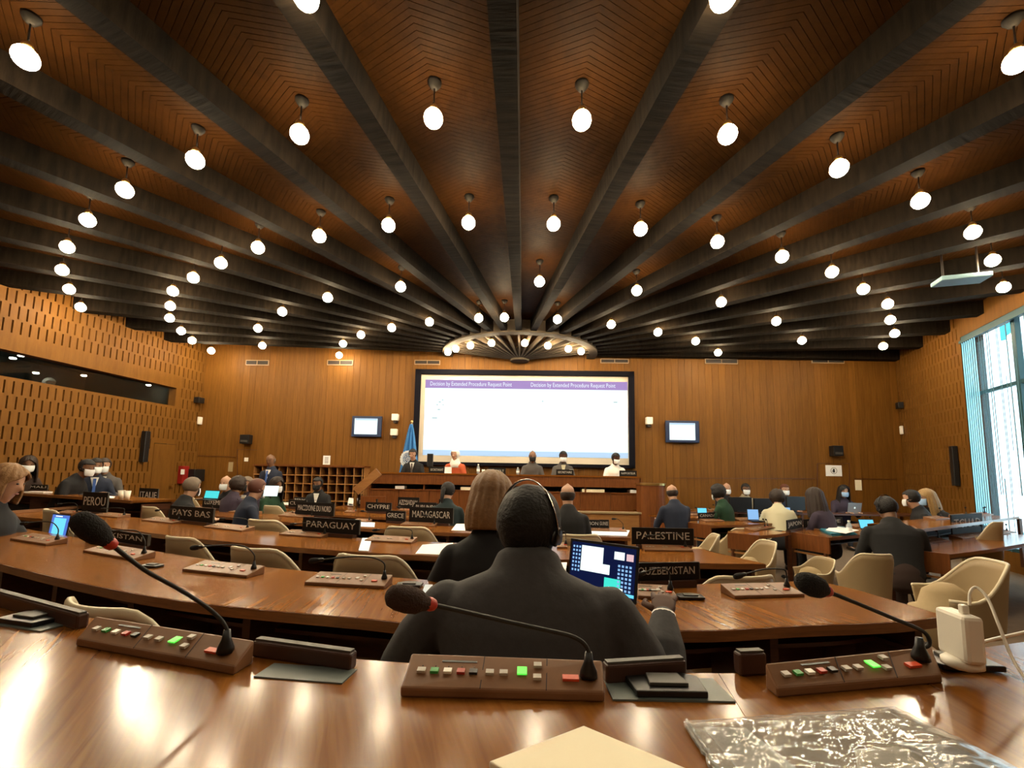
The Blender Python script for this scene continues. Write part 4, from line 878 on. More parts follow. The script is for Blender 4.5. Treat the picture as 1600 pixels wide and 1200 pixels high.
# plates on the dais
for text, x0, x1, y0, y1 in (('SECRETARIAT', 670, 695, 729, 739), ('ADG/CLT', 763, 790, 733, 743), ('SECRETAIRE', 869, 896, 736, 745), ('RAPPORTEUR', 968, 995, 739, 748)):
    a, b = ony(x0, y1, YD + .06), ony(x1, y1, YD + .06); zt_ = D.location.z + z_top; h_ = (y1 - y0) * YD / F
    e = thing('name_plate', 'black name plate lettered %s on the dais' % text, 'name plate', ((a.x + b.x) / 2, YD + .06, zt_), 0, 'name plates on the dais'); wv = b.x - a.x
    part('board', MB().box(-wv / 2, wv / 2, -.01, .01, 0, h_), 'plate_black', e); text_mesh(text, h_ * .5, 'letter_white', e, (0, -.0115, h_ * .5), (PI / 2, 0, 0), width=wv * .8)

# ================================================================== CHAIRS
chair_mesh = {}
def chair_parts():
    def shell(u, v):   # u round the sitter, v seat level -> rim
        a = math.radians(-118 + 236 * u); k = abs(a) / math.radians(118)
        top = .19 + .215 * (1 if k < .26 else max(0, .5 + .5 * math.cos(PI * min(1, (k - .26) / .56)))); z = .34 + (top + .01) * v
        rx, ry = .245 + .035 * v, .235 + .045 * v
        return (rx * math.sin(a), -ry * math.cos(a) - .02 + .0, z)
    ms = MB().grid(shell, 32, 8); bot = MB()
    ms2 = MB(); ms2.v = list(ms.v); ms2.f = list(ms.f)
    k = len(ms2.v); ring = [Vector(shell(i / 32, 0)) for i in range(33)]; ms2.v += [Vector((p.x * .3, p.y * .3, .30)) for p in ring]
    for i in range(32): ms2.f.append((i * 9, k + i, k + i + 1, (i + 1) * 9))
    chair_mesh['shell'] = (ms2, 'shell_cream', .016)
    rim = MB().tube([shell(i / 32, 1) for i in range(33)], .011, 8); chair_mesh['rim'] = (rim, 'rim_cream', 0)
    def pad(u, v):
        a = math.radians(-44 + 88 * u); z = .44 + .285 * v; b = .012; rx, ry = .245 + .035 * ((z - .34) / .41) + b, .235 + .045 * ((z - .34) / .41) + b
        return (rx * math.sin(a), -ry * math.cos(a) - .02, z)
    chair_mesh['seat_cushion'] = (MB().loft([(0, .02, .36), (0, .02, .40), (0, .02, .44), (0, .02, .455)], [(.19, .19), (.215, .215), (.21, .21), (.16, .16)], n=20), 'seat_pad', 0)
    lg = []
    for k in range(4):
        a = PI / 4 + k * PI / 2; lg.append((MB().loft([(.10 * math.cos(a), .10 * math.sin(a), .31), (.22 * math.cos(a), .22 * math.sin(a), 0.01)], [.015, .009], n=8, cap=False), 'dark_metal'))
    chair_mesh['legs'] = lg
chair_parts()
ch_me = {k: (v[0].mesh(k, v[1], True), v[2]) for k, v in chair_mesh.items() if k != 'legs'}
leg_me = [l.mesh('leg', m, True) for l, m in chair_mesh['legs']]
def chair(px, py, Y, yaw, label, group=None, wpx=None):
    if isinstance(Y, tuple): Y = on_line(Y[0], px)[0].y + Y[1]
    yr = math.radians(yaw); bo = Vector((.26 * math.sin(yr), -.26 * math.cos(yr), 0)); top = ony(px, py, Y + bo.y) - bo; fl = floor_z(Y); H = top.z - fl; s = max(.86, min(1.18, H / .757)); sx = s
    if wpx: sx = max(.75, min(1.25, wpx * Y / F / .56))
    e = thing('tub_chair', label, 'chair', (top.x, top.y, fl + (H - .757 * s)), math.radians(yaw), group)
    for k in ('shell', 'rim', 'seat_cushion'):
        o = link(k, ch_me[k][0], e)
        if ch_me[k][1]: d = o.modifiers.new('thick', 'SOLIDIFY'); d.thickness = ch_me[k][1]; d.offset = 0
    for l in leg_me: link('leg', l, e)
    e.scale = (sx, sx, s); e.location.z = fl
    e.scale.z = H / .757
    return e
for a in ((92, 960, ('D1', .24), -22, 'cream tub chair just beyond the left end of the nearest desk', 120), (262, 842, ('D2', .40), -22, 'cream tub chair right of the TADJIKISTAN plate', 100), (110, 819, ('D2', .40), -30, 'square-backed cream chair left of the TADJIKISTAN plate', 55),
          (388, 858, ('D2', .40), -18, 'cream tub chair behind the third console of the second row', 132), (568, 870, ('D2', .40), -10, 'cream tub chair behind the fourth console of the second row', 140), (1172, 903, ('D2', .38), 10, 'cream tub chair behind the right console of the second row', 140),
          (62, 798, ('D2', .45), -35, 'cream tub chair with a coat over it at the far left', 80), (222, 793, ('D3', .42), -22, 'cream tub chair between the third and fourth rows left of the PAYS BAS plate', 52), (408, 813, ('D3', .42), -15, 'cream tub chair left of the PARAGUAY plate', 82),
          (634, 824, ('D3', .42), -8, 'cream tub chair below the MADAGASCAR plate', 90), (908, 837, ('D3', .42), 3, 'cream tub chair behind the open laptop of the grey-suited man', 84),
          (285, 776, ('D4', .45), -20, 'cream tub chair behind the grey-haired man at left', 34), (418, 791, ('D4', .45), -14, 'cream tub chair right of the man in the blue suit', 40), (374, 778, ('D4', .45), -16, 'cream tub chair half hidden by the man in the blue suit', 30),
          (1211, 846, 4.55, 95, 'cream tub chair beside the third desk end, turned sideways', 62), (1128, 836, 5.3, 80, 'cream tub chair behind the PALESTINE plate', 44), (1378, 868, 4.25, -5, 'cream tub chair under the man in black on the right', 66),
          (1558, 878, 3.05, 70, 'large cream tub chair at the right edge of the hall', 120), (1442, 835, 4.9, 20, 'cream tub chair tucked at the nearest right desk end', 60), (1572, 817, 5.6, 25, 'cream tub chair near the window between two desk rows', 36),
          (1300, 872, 5.3, 95, 'cream tub chair partly hidden by the folder desk', 56), (1165, 826, 6.2, 30, 'cream tub chair behind the third desk end', 50)):
    chair(*a[:5], 'tub chairs', a[5])

# ================================================================== PEOPLE
def remesh(mb, voxel, name, m, it=4, extra=None):
    me = bpy.data.meshes.new('t'); me.from_pydata([tuple(v) for v in mb.v], [], mb.f)
    b = bmesh.new(); b.from_mesh(me); bmesh.ops.recalc_face_normals(b, faces=b.faces); b.to_mesh(me); b.free()
    o = bpy.data.objects.new('t', me); C.objects.link(o)
    r = o.modifiers.new('r', 'REMESH'); r.mode = 'VOXEL'; r.voxel_size = voxel
    sm = o.modifiers.new('s', 'SMOOTH'); sm.iterations = it; sm.factor = .5
    bpy.context.view_layer.update(); out = bpy.data.meshes.new_from_object(o.evaluated_get(bpy.context.evaluated_depsgraph_get()))
    bpy.data.objects.remove(o); bpy.data.meshes.remove(me); out.name = name
    if extra and extra.v:
        b = bmesh.new(); b.from_mesh(out); vs = [b.verts.new(v) for v in extra.v]
        for f in extra.f:
            try: b.faces.new([vs[i] for i in f])
            except ValueError: pass
        bmesh.ops.recalc_face_normals(b, faces=b.faces); b.to_mesh(out); b.free()
    out.polygons.foreach_set('use_smooth', [True] * len(out.polygons)); out.materials.clear(); out.materials.append(m); return out
def ik(S, H, l1, l2, pole):
    d = H - S; L = min(d.length, (l1 + l2) * .995); u = d.normalized(); H2 = S + u * L
    x = (l1 * l1 - l2 * l2 + L * L) / (2 * L); h = math.sqrt(max(0, l1 * l1 - x * x)); p = pole - u * pole.dot(u); p = p.normalized() if p.length > 1e-4 else Vector((0, 0, -1))
    return S + u * x + p * h, H2
HEAD = [(-.108, .040, .022, .026), (-.095, .034, .040, .042), (-.065, .022, .056, .062), (-.030, .012, .067, .078), (.010, .004, .073, .089), (.045, .0, .075, .092), (.080, -.006, .067, .082), (.104, -.010, .045, .055), (.116, -.012, .020, .025)]
def head_mb(scale=1.0, grow=0.0, zmin=-9):
    m_ = MB(); hp = [h for h in HEAD if h[0] >= zmin]
    return m_.loft([(0, h[1], h[0]) for h in hp], [((h[2] + grow) * scale, (h[3] + grow) * scale) for h in hp], n=20)
PEOPLE = 0
def person(label, px, ytop, Y, yaw=0, skin='light', hair='short', hairm='hair_black', topm='suit_black', mask=None, lean=8, hyaw=0, hpitch=12, hands=((-.13, .36, .74), (.13, .36, .74)), broad=1.0, floor=None, shirt=None, tie=None,
           voxel=.016, stand=False, glasses=False, headset=False, s=None, x=None, trouser='trouser_dark', fingers=True, legs=True, elbow=(None, None), cuff=False, neck=0.0, sleeve=1.0, centre=True):
    top = ony(px, ytop, Y) + Vector((0, 0, neck)); fl = floor_z(Y) if floor is None else floor; H = top.z - fl; full = 1.74 if stand else 1.29
    s = s or max(.80, min(1.16, H / full)); base = Vector((top.x, top.y, top.z - full * s))
    e = thing('person', label, 'person', base, math.radians(yaw), None)
    Ls = math.radians(lean); zh = .92 if stand else .50
    def T_(x_, y_, z_):  # lean the trunk about the hips
        dz = z_ - zh; return Vector((x_, y_ + dz * math.sin(Ls), zh + dz * math.cos(Ls)))
    B = broad
    tor = [(0, 0, zh, .165, .115), (0, -.005, zh + .13, .150 * (1 + (B - 1) * .7), .108), (0, .0, zh + .28, .168 * (1 + (B - 1) * .9), .120), (0, .0, zh + .38, .182 * B, .120), (0, -.004, zh + .445, .180 * B, .100), (0, -.006, zh + .485, .135 * B, .082), (0, -.004, zh + .520, .080 * (1 + (B - 1) * .5), .068)]
    hc = T_(0, .0, zh + .675 - neck); hc.y += .035
    if centre: e.location -= (Matrix.Rotation(math.radians(yaw), 3, 'Z') @ Vector((hc.x, hc.y, 0))) * 1.0
    hR = Matrix.Translation(hc) @ Matrix.Rotation(-math.radians(hyaw), 4, 'Z') @ Matrix.Rotation(-math.radians(hpitch), 4, 'X')
    neck0, neck1 = T_(0, .0, zh + .49), hR @ Vector((0, -.01, -.06))
    # arms
    arms = []
    for i, sd in enumerate((-1, 1)):
        S = T_(sd * .168 * B, -.005, zh + .425); Hd = Vector(hands[i]); Hd = Vector((Hd.x, Hd.y, Hd.z + (zh - .5 if stand else 0)))
        El, Wr = ik(S, Hd, .29, .255, Vector(elbow[i]) if elbow[i] else Vector((sd * .5, -.15, -1)))
        arms.append((S, El, Wr, sd))
    body = MB(); ext = MB()
    body.loft([T_(a, b, c) for a, b, c, _, _ in tor], [(w_ * .9, d_ * .88) for *_, w_, d_ in tor], n=16)
    body.loft([neck0, neck0.lerp(neck1, .5), neck1], [(.060, .058), (.054, .054), (.056, .058)], n=14)
    h = head_mb().xf(hR); body.add(h.v, h.f)
    nose = MB().loft([(0, .084, .022), (0, .098, -.004), (0, .104, -.022)], [(.008, .008), (.011, .011), (.015, .011)], n=8).xf(hR); body.add(nose.v, nose.f)
    for sd in (-1, 1):
        ear = MB().sphere((sd * .078, .0, .0), .009, .017, .030, n=8).xf(hR); body.add(ear.v, ear.f)
    jk = MB(); gj = .012
    jk.loft([T_(a, b, c) for a, b, c, _, _ in tor], [(w_ + gj, d_ + gj) for *_, w_, d_ in tor], n=18)
    for S, El, Wr, sd in arms:
        body.loft([S, El, Wr], [.045, .038, .026], n=10)
        t = (Wr - El).normalized(); side = t.cross(Vector((0, 0, 1)));  side = side.normalized() if side.length > .05 else Vector((1, 0, 0)); dn = side.cross(t).normalized(); dn = dn if dn.z < 0 else -dn
        flat = Vector((t.x, t.y, t.z * .3)).normalized()
        palm0, palm1 = Wr + t * .01, Wr + t * .03 + flat * .055
        body.loft([Wr, palm0.lerp(palm1, .4), palm1], [(.028, .019), (.040, .016), (.040, .014)], side=side, n=10)
        if fingers:
            for q, (o_, ln) in enumerate(((-.030, .060), (-.010, .072), (.010, .068), (.029, .052))):
                a0 = palm1 + side * o_ - flat * .012; a1 = a0 + flat * (ln * .55) + side * o_ * .15 - Vector((0, 0, .002)); a2 = a1 + flat * (ln * .35) - Vector((0, 0, ln * .30))
                ext.loft([a0, a1, a2], [.0092, .0085, .0070], n=7)
            ths = side * (-.034 * (-1 if sd < 0 else 1)) ; th0 = Wr.lerp(palm1, .35) + ths; th1 = th0 + ths * .8 + flat * .022; th2 = th1 + flat * .030 - ths * .1 - Vector((0, 0, .006)); ext.loft([th0, th1, th2], [.012, .010, .0085], n=7)
        W2 = Wr - t * .012
        jk.loft([S + Vector((0, 0, .0)), S.lerp(El, .5), El, El.lerp(W2, .6), W2], [.060 * (1 + (B - 1) * .3), .056 * sleeve, .052 * sleeve, .047 * sleeve, .037 + .010 * (sleeve - 1)], n=12)
        if cuff: part('shirt_cuff', MB().loft([W2 - t * .01, W2 + t * .016], [.034, .036], n=14, cap=False), 'shirt_white', e, True)
    tr = MB()
    if legs:
        for sd in (-1, 1):
            if stand: hp, kn, an, ft = Vector((sd * .09, 0, zh)), Vector((sd * .10, .01, .50)), Vector((sd * .10, -.01, .09)), Vector((sd * .11, .13, .03))
            else: hp, kn, an, ft = Vector((sd * .09, .03, zh - .03)), Vector((sd * .11, .43, zh + .0)), Vector((sd * .11, .40, .10)), Vector((sd * .12, .54, .035))
            body.loft([hp, kn, an], [.065, .048, .032], n=10); body.loft([an - Vector((0, .02, .05)), ft], [.03, .026], n=8)
            tr.loft([hp, hp.lerp(kn, .5), kn, kn.lerp(an, .5), an], [.095, .085, .068, .058, .05], n=12)
        tr.loft([(0, -.02, zh - .04), (0, 0, zh + .06)], [(.16, .12), (.155, .115)], n=14)
        me = remesh(tr, voxel * 1.3, 'trousers', MATS[trouser]); link('trousers', me, e)
        for sd in (-1, 1):
            an = Vector((sd * .10, -.01, .09)) if stand else Vector((sd * .11, .40, .10)); f0 = Vector((an.x, an.y - .05, .035)); f1 = Vector((an.x * 1.05, an.y + .17, .028))
            part('shoe', MB().loft([f0, f0.lerp(f1, .5), f1], [(.042, .036), (.046, .034), (.040, .024)], n=10), 'shoe_black', e, True)
    link('body', remesh(body, voxel * .8, 'body', SKIN[skin], 3, ext), e)
    # collar ring of the garment, then the garment
    jk.loft([T_(0, -.012, zh + .49), T_(0, -.012, zh + .53)], [(.078, .076), (.070, .068)], n=16)
    link('jacket', remesh(jk, voxel, 'jacket', MATS[topm], 3), e)
    if shirt:
        a, b, c_ = T_(-.05, .088, zh + .50), T_(.05, .088, zh + .50), T_(0, .138, zh + .27); f_ = Vector((0, .012, 0))
        m_ = MB().add([a, b, c_, T_(0, .115, zh + .47), a + f_, b + f_, c_ + f_, T_(0, .127, zh + .47)], [(0, 1, 2), (4, 6, 5), (0, 4, 5, 1), (1, 5, 6, 2), (2, 6, 4, 0)]); part('shirt_front', m_, shirt, e)
        if tie: part('tie', MB().bar(T_(0, .125, zh + .48), T_(0, .158, zh + .25), .035, .008, up=(0, 1, 0)), tie, e)
    # hair
    hm = MATS[hairm]; hb = MB()
    def cap(grow, zlo, ycut, slope, noise_a=.0):
        m_ = MB(); m_.sphere((0, -.004, .030), .075 + grow, .092 + grow, .090 + grow, n=22); keep = []
        for f in m_.f:
            c = sum((m_.v[i] for i in f), Vector()) / len(f)
            if c.z < zlo: continue
            if c.y > ycut and c.z < .075 + slope * (c.y - ycut) * 0: continue
            keep.append(f)
        m_.f = keep
        if noise_a:
            for i, v in enumerate(m_.v): d = v.normalized() * noise.noise(v * 38 + Vector((px, 0, 0))) * noise_a; m_.v[i] = v + d
        return m_
    if hair in ('short', 'long', 'bob', 'curly', 'pony'):
        g = {'short': .010, 'long': .016, 'bob': .020, 'curly': .030, 'pony': .010}[hair]
        zl = {'short': -.045, 'long': -.07, 'bob': -.07, 'curly': -.07, 'pony': -.05}[hair]
        if hair in ('short', 'curly', 'pony'):
            hb = cap(g, zl, .045 if hair != 'short' else .030, 0, .016 if hair == 'curly' else .004)
            part('hair', hb.xf(hR), hm, e, True, solid=.012)
        else:
            ln = .30 if hair == 'long' else .17
            def mane(u, v):
                am = 180 - 62 * max(0, min(1, (v - .30) / .22)); a = math.radians(am * (2 * u - 1)); w_ = .0035 * math.sin(a * 17 + v * 5) * min(1, v * 3) + .006 * noise.noise(Vector((a * 2, v * 3, px)))
                if v < .5: th = v / .5 * PI / 2; rr_ = math.sin(th); z = .030 + (.112 + w_) * math.cos(th)
                else: k = (v - .5) / .5; rr_ = 1 + .16 * math.sin(k * 2.4); z = .030 - k * ln
                return ((.096 + w_) * rr_ * math.sin(a), -(.112 + w_) * rr_ * math.cos(a) + .002, z)
            part('hair', MB().grid(mane, 56, 26).xf(hR), hm, e, True, solid=.014, fix=False)
        if hair == 'pony': part('hair', MB().loft([(0, -.09, .03), (0, -.135, -.02), (0, -.13, -.12), (0, -.12, -.17)], [.022, .030, .024, .010], n=10).xf(hR), hm, e, True)
    elif hair == 'bald':
        m_ = MB().sphere((0, -.004, .010), .081, .098, .085, n=22); m_.f = [f for f in m_.f if (lambda c: -.05 < c.z < .035 and c.y < .02)(sum((m_.v[i] for i in f), Vector()) / len(f))]; part('hair', m_.xf(hR), hm, e, True, solid=.006)
    elif hair == 'scarf':
        m_ = MB().sphere((0, -.010, .02), .095, .105, .112, n=22); m_.f = [f for f in m_.f if (lambda c: not (c.y > .055 and c.z < .085))(sum((m_.v[i] for i in f), Vector()) / len(f))]
        part('headscarf', m_.xf(hR), hm, e, True, solid=.008)
        part('headscarf', MB().loft([T_(0, -.01, zh + .60), T_(0, .0, zh + .50), T_(0, .01, zh + .40)], [(.080, .085), (.115, .10), (.15, .12)], n=18, cap=False), hm, e, True, solid=.006)
    # face
    for sd in (-1, 1): part('eye', MB().sphere((sd * .030, .083, .020), .012, .006, .006, n=6).xf(hR), 'eye_dark', e, True)
    if mask:
        def mk(u, v):
            a = math.radians(-62 + 124 * u); z = -.098 + .098 * v; r = 1.0 + .12 * math.sin(v * PI); i_ = (.066 + .012 * v) * r; j_ = (.084 + .008 * v) * r
            return (i_ * math.sin(a), j_ * math.cos(a) + .014 * (1 - v) + .012 * math.cos(a), z)
        part('face_mask', MB().grid(mk, 14, 8).xf(hR), mask, e, True, solid=.003)
        for sd in (-1, 1): part('mask_loop', MB().tube([(sd * .066, .045, -.03), (sd * .080, .012, -.012), (sd * .084, -.012, -.008)], .0015, 5).xf(hR), mask, e)
    else:
        part('mouth', MB().sphere((0, .086, -.052), .022, .006, .005, n=6).xf(hR), 'lip', e, True)
    if glasses:
        g = MB()
        for sd in (-1, 1):
            g.tube([(sd * (.032 + .022 * math.cos(2 * PI * k / 12)), .100, .018 + .017 * math.sin(2 * PI * k / 12)) for k in range(13)], .0018, 5); g.bar((sd * .055, .098, .022), (sd * .083, -.005, .015), .003, .004)
        g.bar((-.010, .102, .020), (.010, .102, .020), .003, .003); part('glasses', g.xf(hR), 'chrome', e)
    if headset:
        pts = [(.096 * math.cos(PI * k / 16), -.016 - .020 * math.sin(PI * k / 16), .0 + .146 * math.sin(PI * k / 16)) for k in range(17)]
        part('headband', MB().loft(pts, [(.0022, .0075)] * 17, side=(0, 0, 1), n=8, cap=False).xf(hR), 'chrome' if headset == 'grey' else 'black_plastic', e, True)
        for sd in (-1, 1): part('ear_cup', MB().loft([(sd * .082, .0, -.006), (sd * .088, .0, -.008), (sd * .096, .0, -.008)], [(.027, .027), (.028, .028), (.022, .022)], n=16, cap=False).xf(hR), 'black_plastic', e, True)
    return e
# --- the man in the grey suit in front of the viewer
mm_hand = ony(1037, 962, 1.45)
def local_hand(pt, base, yaw): return (Matrix.Rotation(-yaw, 4, 'Z') @ (pt - base))
top = ony(824, 768, 1.22); s_m = 1.0; base_m = Vector((top.x, top.y, top.z - 1.29 + .055)); yw = math.radians(-6)
hr = local_hand(mm_hand, base_m, yw)
person('man in a dark grey suit with headset, seen from behind at centre', 824, 768, 1.22, -6, 'dark', 'short', 'hair_black', 'suit_grey', None, 6, 24, 8, hands=((-.22, .34, .74), (hr.x, hr.y, hr.z)), broad=1.32, floor=.3, voxel=.009, glasses=True, headset='grey', s=1.0, cuff=True, elbow=((-1, -.2, -.8), (.12, -.5, -1)), neck=.055, sleeve=1.35, centre=False)
person('woman with shoulder-length light brown hair and black top, seen from behind', 768, 766, 2.15, 0, 'light', 'bob', 'hair_brown', 'suit_black', None, 6, 5, 10, floor=.3, voxel=.012, hands=((-.26, .30, .74), (.12, .36, .74)))
P = person
P('person with big brown hair in dark clothes typing at the far left', 14, 707, 3.15, -70, 'light', 'bob', 'hair_brown', 'suit_black', None, 6, 0, 14, hands=((-.05, .42, .66), (.16, .44, .64)))
P('long-haired dark person in a white mask reading papers at the left wall', 46, 712, 7.0, -100, 'brown', 'long', 'hair_dark', 'cloth_brown', 'mask_white', 10, 30, 10, floor=.45)
P('person in a white mask leaning on a desk, nearest of three at left', 136, 726, 6.6, -75, 'brown', 'short', 'hair_black', 'suit_black', 'mask_white', 22, 20, 12, floor=.45)
P('man with a blue tie and white mask, middle of three at left', 150, 727, 7.05, -130, 'brown', 'short', 'hair_black', 'suit_navy', 'mask_white', 14, 0, 6, floor=.45, shirt='shirt_white', tie='tie_blue')
P('man in a white mask, farthest of three at left', 163, 729, 7.45, -150, 'light', 'short', 'hair_dark', 'suit_midgrey', 'mask_white', 10, 0, 6, floor=.45, shirt='shirt_white')
P('grey-haired man in black before the teal laptop', 301, 748, 5.8, -35, 'light', 'short', 'hair_grey', 'suit_black', 'mask_white', 8, -20, 10)
P('bald person in black with a pale mask facing the hall', 355, 738, 7.6, 170, 'light', 'bald', 'hair_grey', 'suit_black', 'mask_white', 4, 0, 4)
P('dark-haired person behind the man in the blue suit', 373, 745, 7.0, -20, 'brown', 'curly', 'hair_dark', 'cloth_plum', None, 8, 0, 10)
P('man in a black mask and white scarf at the left', 387, 741, 7.5, 160, 'light', 'short', 'hair_grey', 'cloth_plum', 'suit_black', 6, 0, 6, shirt='shirt_white')
P('man in a navy blue suit and mask holding a white sheet', 403, 742, 5.7, -48, 'light', 'short', 'hair_auburn', 'suit_navy', 'mask_white', 10, -14, 10)
P('standing man in a navy suit with pale shirt near the pigeonholes', 423, 722, 8.9, 175, 'brown', 'bald', 'hair_grey', 'suit_navy', None, 0, 0, 14, stand=True, hands=((-.24, .05, -.02), (.24, .05, -.02)), shirt='shirt_white', tie='tie_blue', floor=.18)
P('woman in dark green with a white mask beside the standing man', 433, 743, 7.3, -100, 'brown', 'long', 'hair_dark', 'suit_green', 'mask_white', 8, 20, 8)
P('person in a dark mask with papers before the pigeonholes', 497, 747, 8.5, 180, 'brown', 'short', 'hair_black', 'suit_black', 'suit_black', 8, 0, 10, shirt='shirt_white')
P('chairman in a black suit under the flag on the dais', 645, 711, 9.85, 176, 'light', 'short', 'hair_black', 'suit_black', None, 10, 0, 12, shirt='shirt_white', tie='suit_midgrey', glasses=True, floor=.82)
P('woman in a white headscarf and orange top on the dais', 711, 712, 9.85, 178, 'light', 'scarf', 'shirt_white', 'cloth_orange', None, 6, 20, 8, floor=.82)
P('person in a dark mask, middle of the dais', 832, 721, 9.85, 180, 'brown', 'bald', 'hair_auburn', 'suit_midgrey', 'suit_black', 8, 0, 8, floor=.82)
P('dark-haired person in grey with a white mask on the dais', 880, 718, 9.85, 180, 'dark', 'short', 'hair_black', 'suit_midgrey', 'mask_white', 6, 0, 8, shirt='cloth_cream', floor=.82)
P('person in a white shirt at the right end of the dais', 962, 726, 9.85, 180, 'dark', 'short', 'hair_black', 'shirt_white', 'mask_white', 12, -20, 14, floor=.82)
P('dark-haired person in teal black writing, seen from behind below the dais', 700, 758, 6.1, 0, 'light', 'pony', 'hair_black', 'suit_teal', None, 10, 20, 14)
P('balding man in a black suit, seen from behind right of centre', 887, 760, 5.0, 0, 'light', 'bald', 'hair_dark', 'suit_black', None, 6, 4, 6)
P('bald man in a navy jacket near the lectern, seen from behind', 1050, 766, 7.0, 12, 'light', 'bald', 'hair_dark', 'suit_navy', None, 8, 0, 10, broad=1.15)
P('curly-haired person in a green jumper, seen from behind', 1122, 764, 7.4, 40, 'light', 'curly', 'hair_black', 'suit_green', 'mask_white', 10, 10, 10)
P('white-haired man in a white mask beside the green jumper', 1135, 761, 9.9, 180, 'light', 'bald', 'shirt_white', 'suit_black', 'mask_white', 4, 0, 6)
P('person with glasses and beige patterned clothes facing the hall', 1165, 763, 9.9, 175, 'brown', 'short', 'hair_black', 'cloth_beige', 'mask_white', 4, 0, 6, glasses=True, hands=((-.2, .25, .86), (.2, .30, .74)))
P('dark-haired person in a cream shirt, seen from behind', 1214, 768, 7.2, -28, 'light', 'curly', 'hair_dark', 'cloth_cream', 'mask_white', 26, -10, 16)
P('auburn-haired person in a white mask behind the cream shirt', 1226, 765, 9.9, 180, 'light', 'short', 'hair_auburn', 'suit_navy', 'mask_white', 4, 0, 6)
P('woman with long brown hair and plum top, seen from behind', 1273, 769, 6.3, 30, 'light', 'long', 'hair_dark', 'cloth_plum', 'mask_white', 10, 22, 10)
P('dark-haired woman in a blue mask behind a silver laptop', 1318, 769, 9.6, 175, 'light', 'long', 'hair_black', 'cloth_plum', 'mask_blue', 6, 0, 8)
P('man in black with headset bent over the folder desk, nearest at right', 1384, 774, 4.7, -22, 'brown', 'short', 'hair_black', 'suit_black', None, 22, -24, 22, broad=1.2, headset='black', voxel=.012, trouser='cloth_brown', floor=.18)
P('short-haired man in dark grey and mask right of the man in black', 1424, 776, 6.6, 60, 'light', 'short', 'hair_black', 'suit_black', 'mask_white', 12, 20, 8)
P('blonde woman in a pale blue mask on the right', 1449, 777, 6.9, 95, 'light', 'long', 'hair_blonde', 'suit_black', 'mask_blue', 10, 20, 10)
P('interpreter in blue standing behind the booth glass', 80, 575, onw(80, 590, PL + nl * -.75, nl).y, -90, 'light', 'short', 'shirt_white', 'cloth_blue', None, 6, 0, 4, floor=b_z0 - 1.04, shirt='shirt_white', fingers=False)

# ================================================================== LAPTOPS, MONITORS, PAPERS
def laptop(label, BL, BR, Yl, Yr, h, m_screen, frame='laptop_black', deckz=None, back=False, tilt=.2, content=None):
    """BL/BR: picture positions of the screen's lower corners with their depths"""
    a, b = ony(*BL, Yl), ony(*BR, Yr); b.z = a.z = deckz if deckz is not None else min(a.z, b.z)
    d = b - a; wv = d.length; e = thing('laptop', label, 'laptop', a, math.atan2(d.y, d.x), 'open laptops')
    hgt = h; R = Matrix.Rotation(-tilt, 4, 'X'); Tm = Matrix.Translation((0, 0, .012))
    sgn = -1 if not back else 1; dep = hgt * 1.0
    part('keyboard_deck', MB().box(0, wv, (-dep if not back else 0), (0 if not back else dep), 0, .012), frame, e, bevel=.002)
    kb = MB()
    for r in range(4):
        for c in range(10):
            x0 = wv * (.08 + .084 * c); y0 = sgn * dep * (.12 + .11 * r); kb.box(x0, x0 + wv * .07, min(y0, y0 + sgn * dep * .08), max(y0, y0 + sgn * dep * .08), .012, .0135)
    part('keys', kb, 'black_plastic', e)
    R = Matrix.Rotation(tilt if not back else -tilt, 4, 'X'); R = Matrix.Rotation(-tilt, 4, 'X') if not back else Matrix.Rotation(tilt, 4, 'X')
    def sc(x0, x1, z0, z1, o0, o1): return MB().box(x0, x1, -o1, -o0, z0, z1).xf(Tm @ R)
    lid = part('lid', sc(0, wv, 0, hgt, -.006, 0), frame, e, bevel=.002)
    bz = wv * .035
    if back: part('badge', sc(wv * .45, wv * .55, hgt * .45, hgt * .6, .0, .001), 'lcd_white', lid)
    else:
        part('display', sc(bz, wv - bz, bz * 1.2, hgt - bz, .0, .0012), m_screen, lid)
        if content: content(e, lambda u0, u1, v0, v1, m, k=1, nm='window': part(nm, sc(bz + (wv - 2 * bz) * u0, bz + (wv - 2 * bz) * u1, bz * 1.2 + (hgt - 2.2 * bz) * (1 - v1), bz * 1.2 + (hgt - 2.2 * bz) * (1 - v0), .0012, .0012 + .0006 * k), m, lid))
    return e
def desktop_content(e, q):
    q(.17, .52, .06, .42, 'lcd_white'); q(.17, .63, .40, .60, 'lcd_white', 2); q(.69, .84, .10, .26, 'lcd_white'); q(.87, .97, .12, .26, 'lcd_pink'); q(.56, .80, .66, .86, 'lcd_aqua'); q(.63, .84, .83, .92, 'lcd_white', 3); q(.0, 1, .91, .97, 'lcd_cyan', 2, 'taskbar')
    for c in range(3):
        for r in range(7): q(.025 + .05 * c, .052 + .05 * c, .08 + .085 * r, .125 + .085 * r, 'lcd_icon', 1, 'icon')
    for c in range(4):
        for r in range(7): q(.755 + .055 * c, .785 + .055 * c, .36 + .08 * r, .405 + .08 * r, 'lcd_icon', 2, 'icon')
def page_content(e, q): q(.15, .85, .14, .92, 'lcd_white' if False else 'lcd_cyan', 1, 'document'); q(.2, .6, .04, .09, 'lcd_white', 1, 'heading')
laptop('black laptop with a busy blue desktop in front of the grey-suited man', (885, 921), (994, 947), 1.90, 1.69, .205, 'lcd_navy', deckz=Z2 + .002, content=desktop_content, tilt=.15)
laptop('laptop with a cyan page at the far left', (79, 795), (107, 799), 3.55, 3.45, .18, 'lcd_blue', deckz=Z3 + .002, content=page_content, tilt=.1)
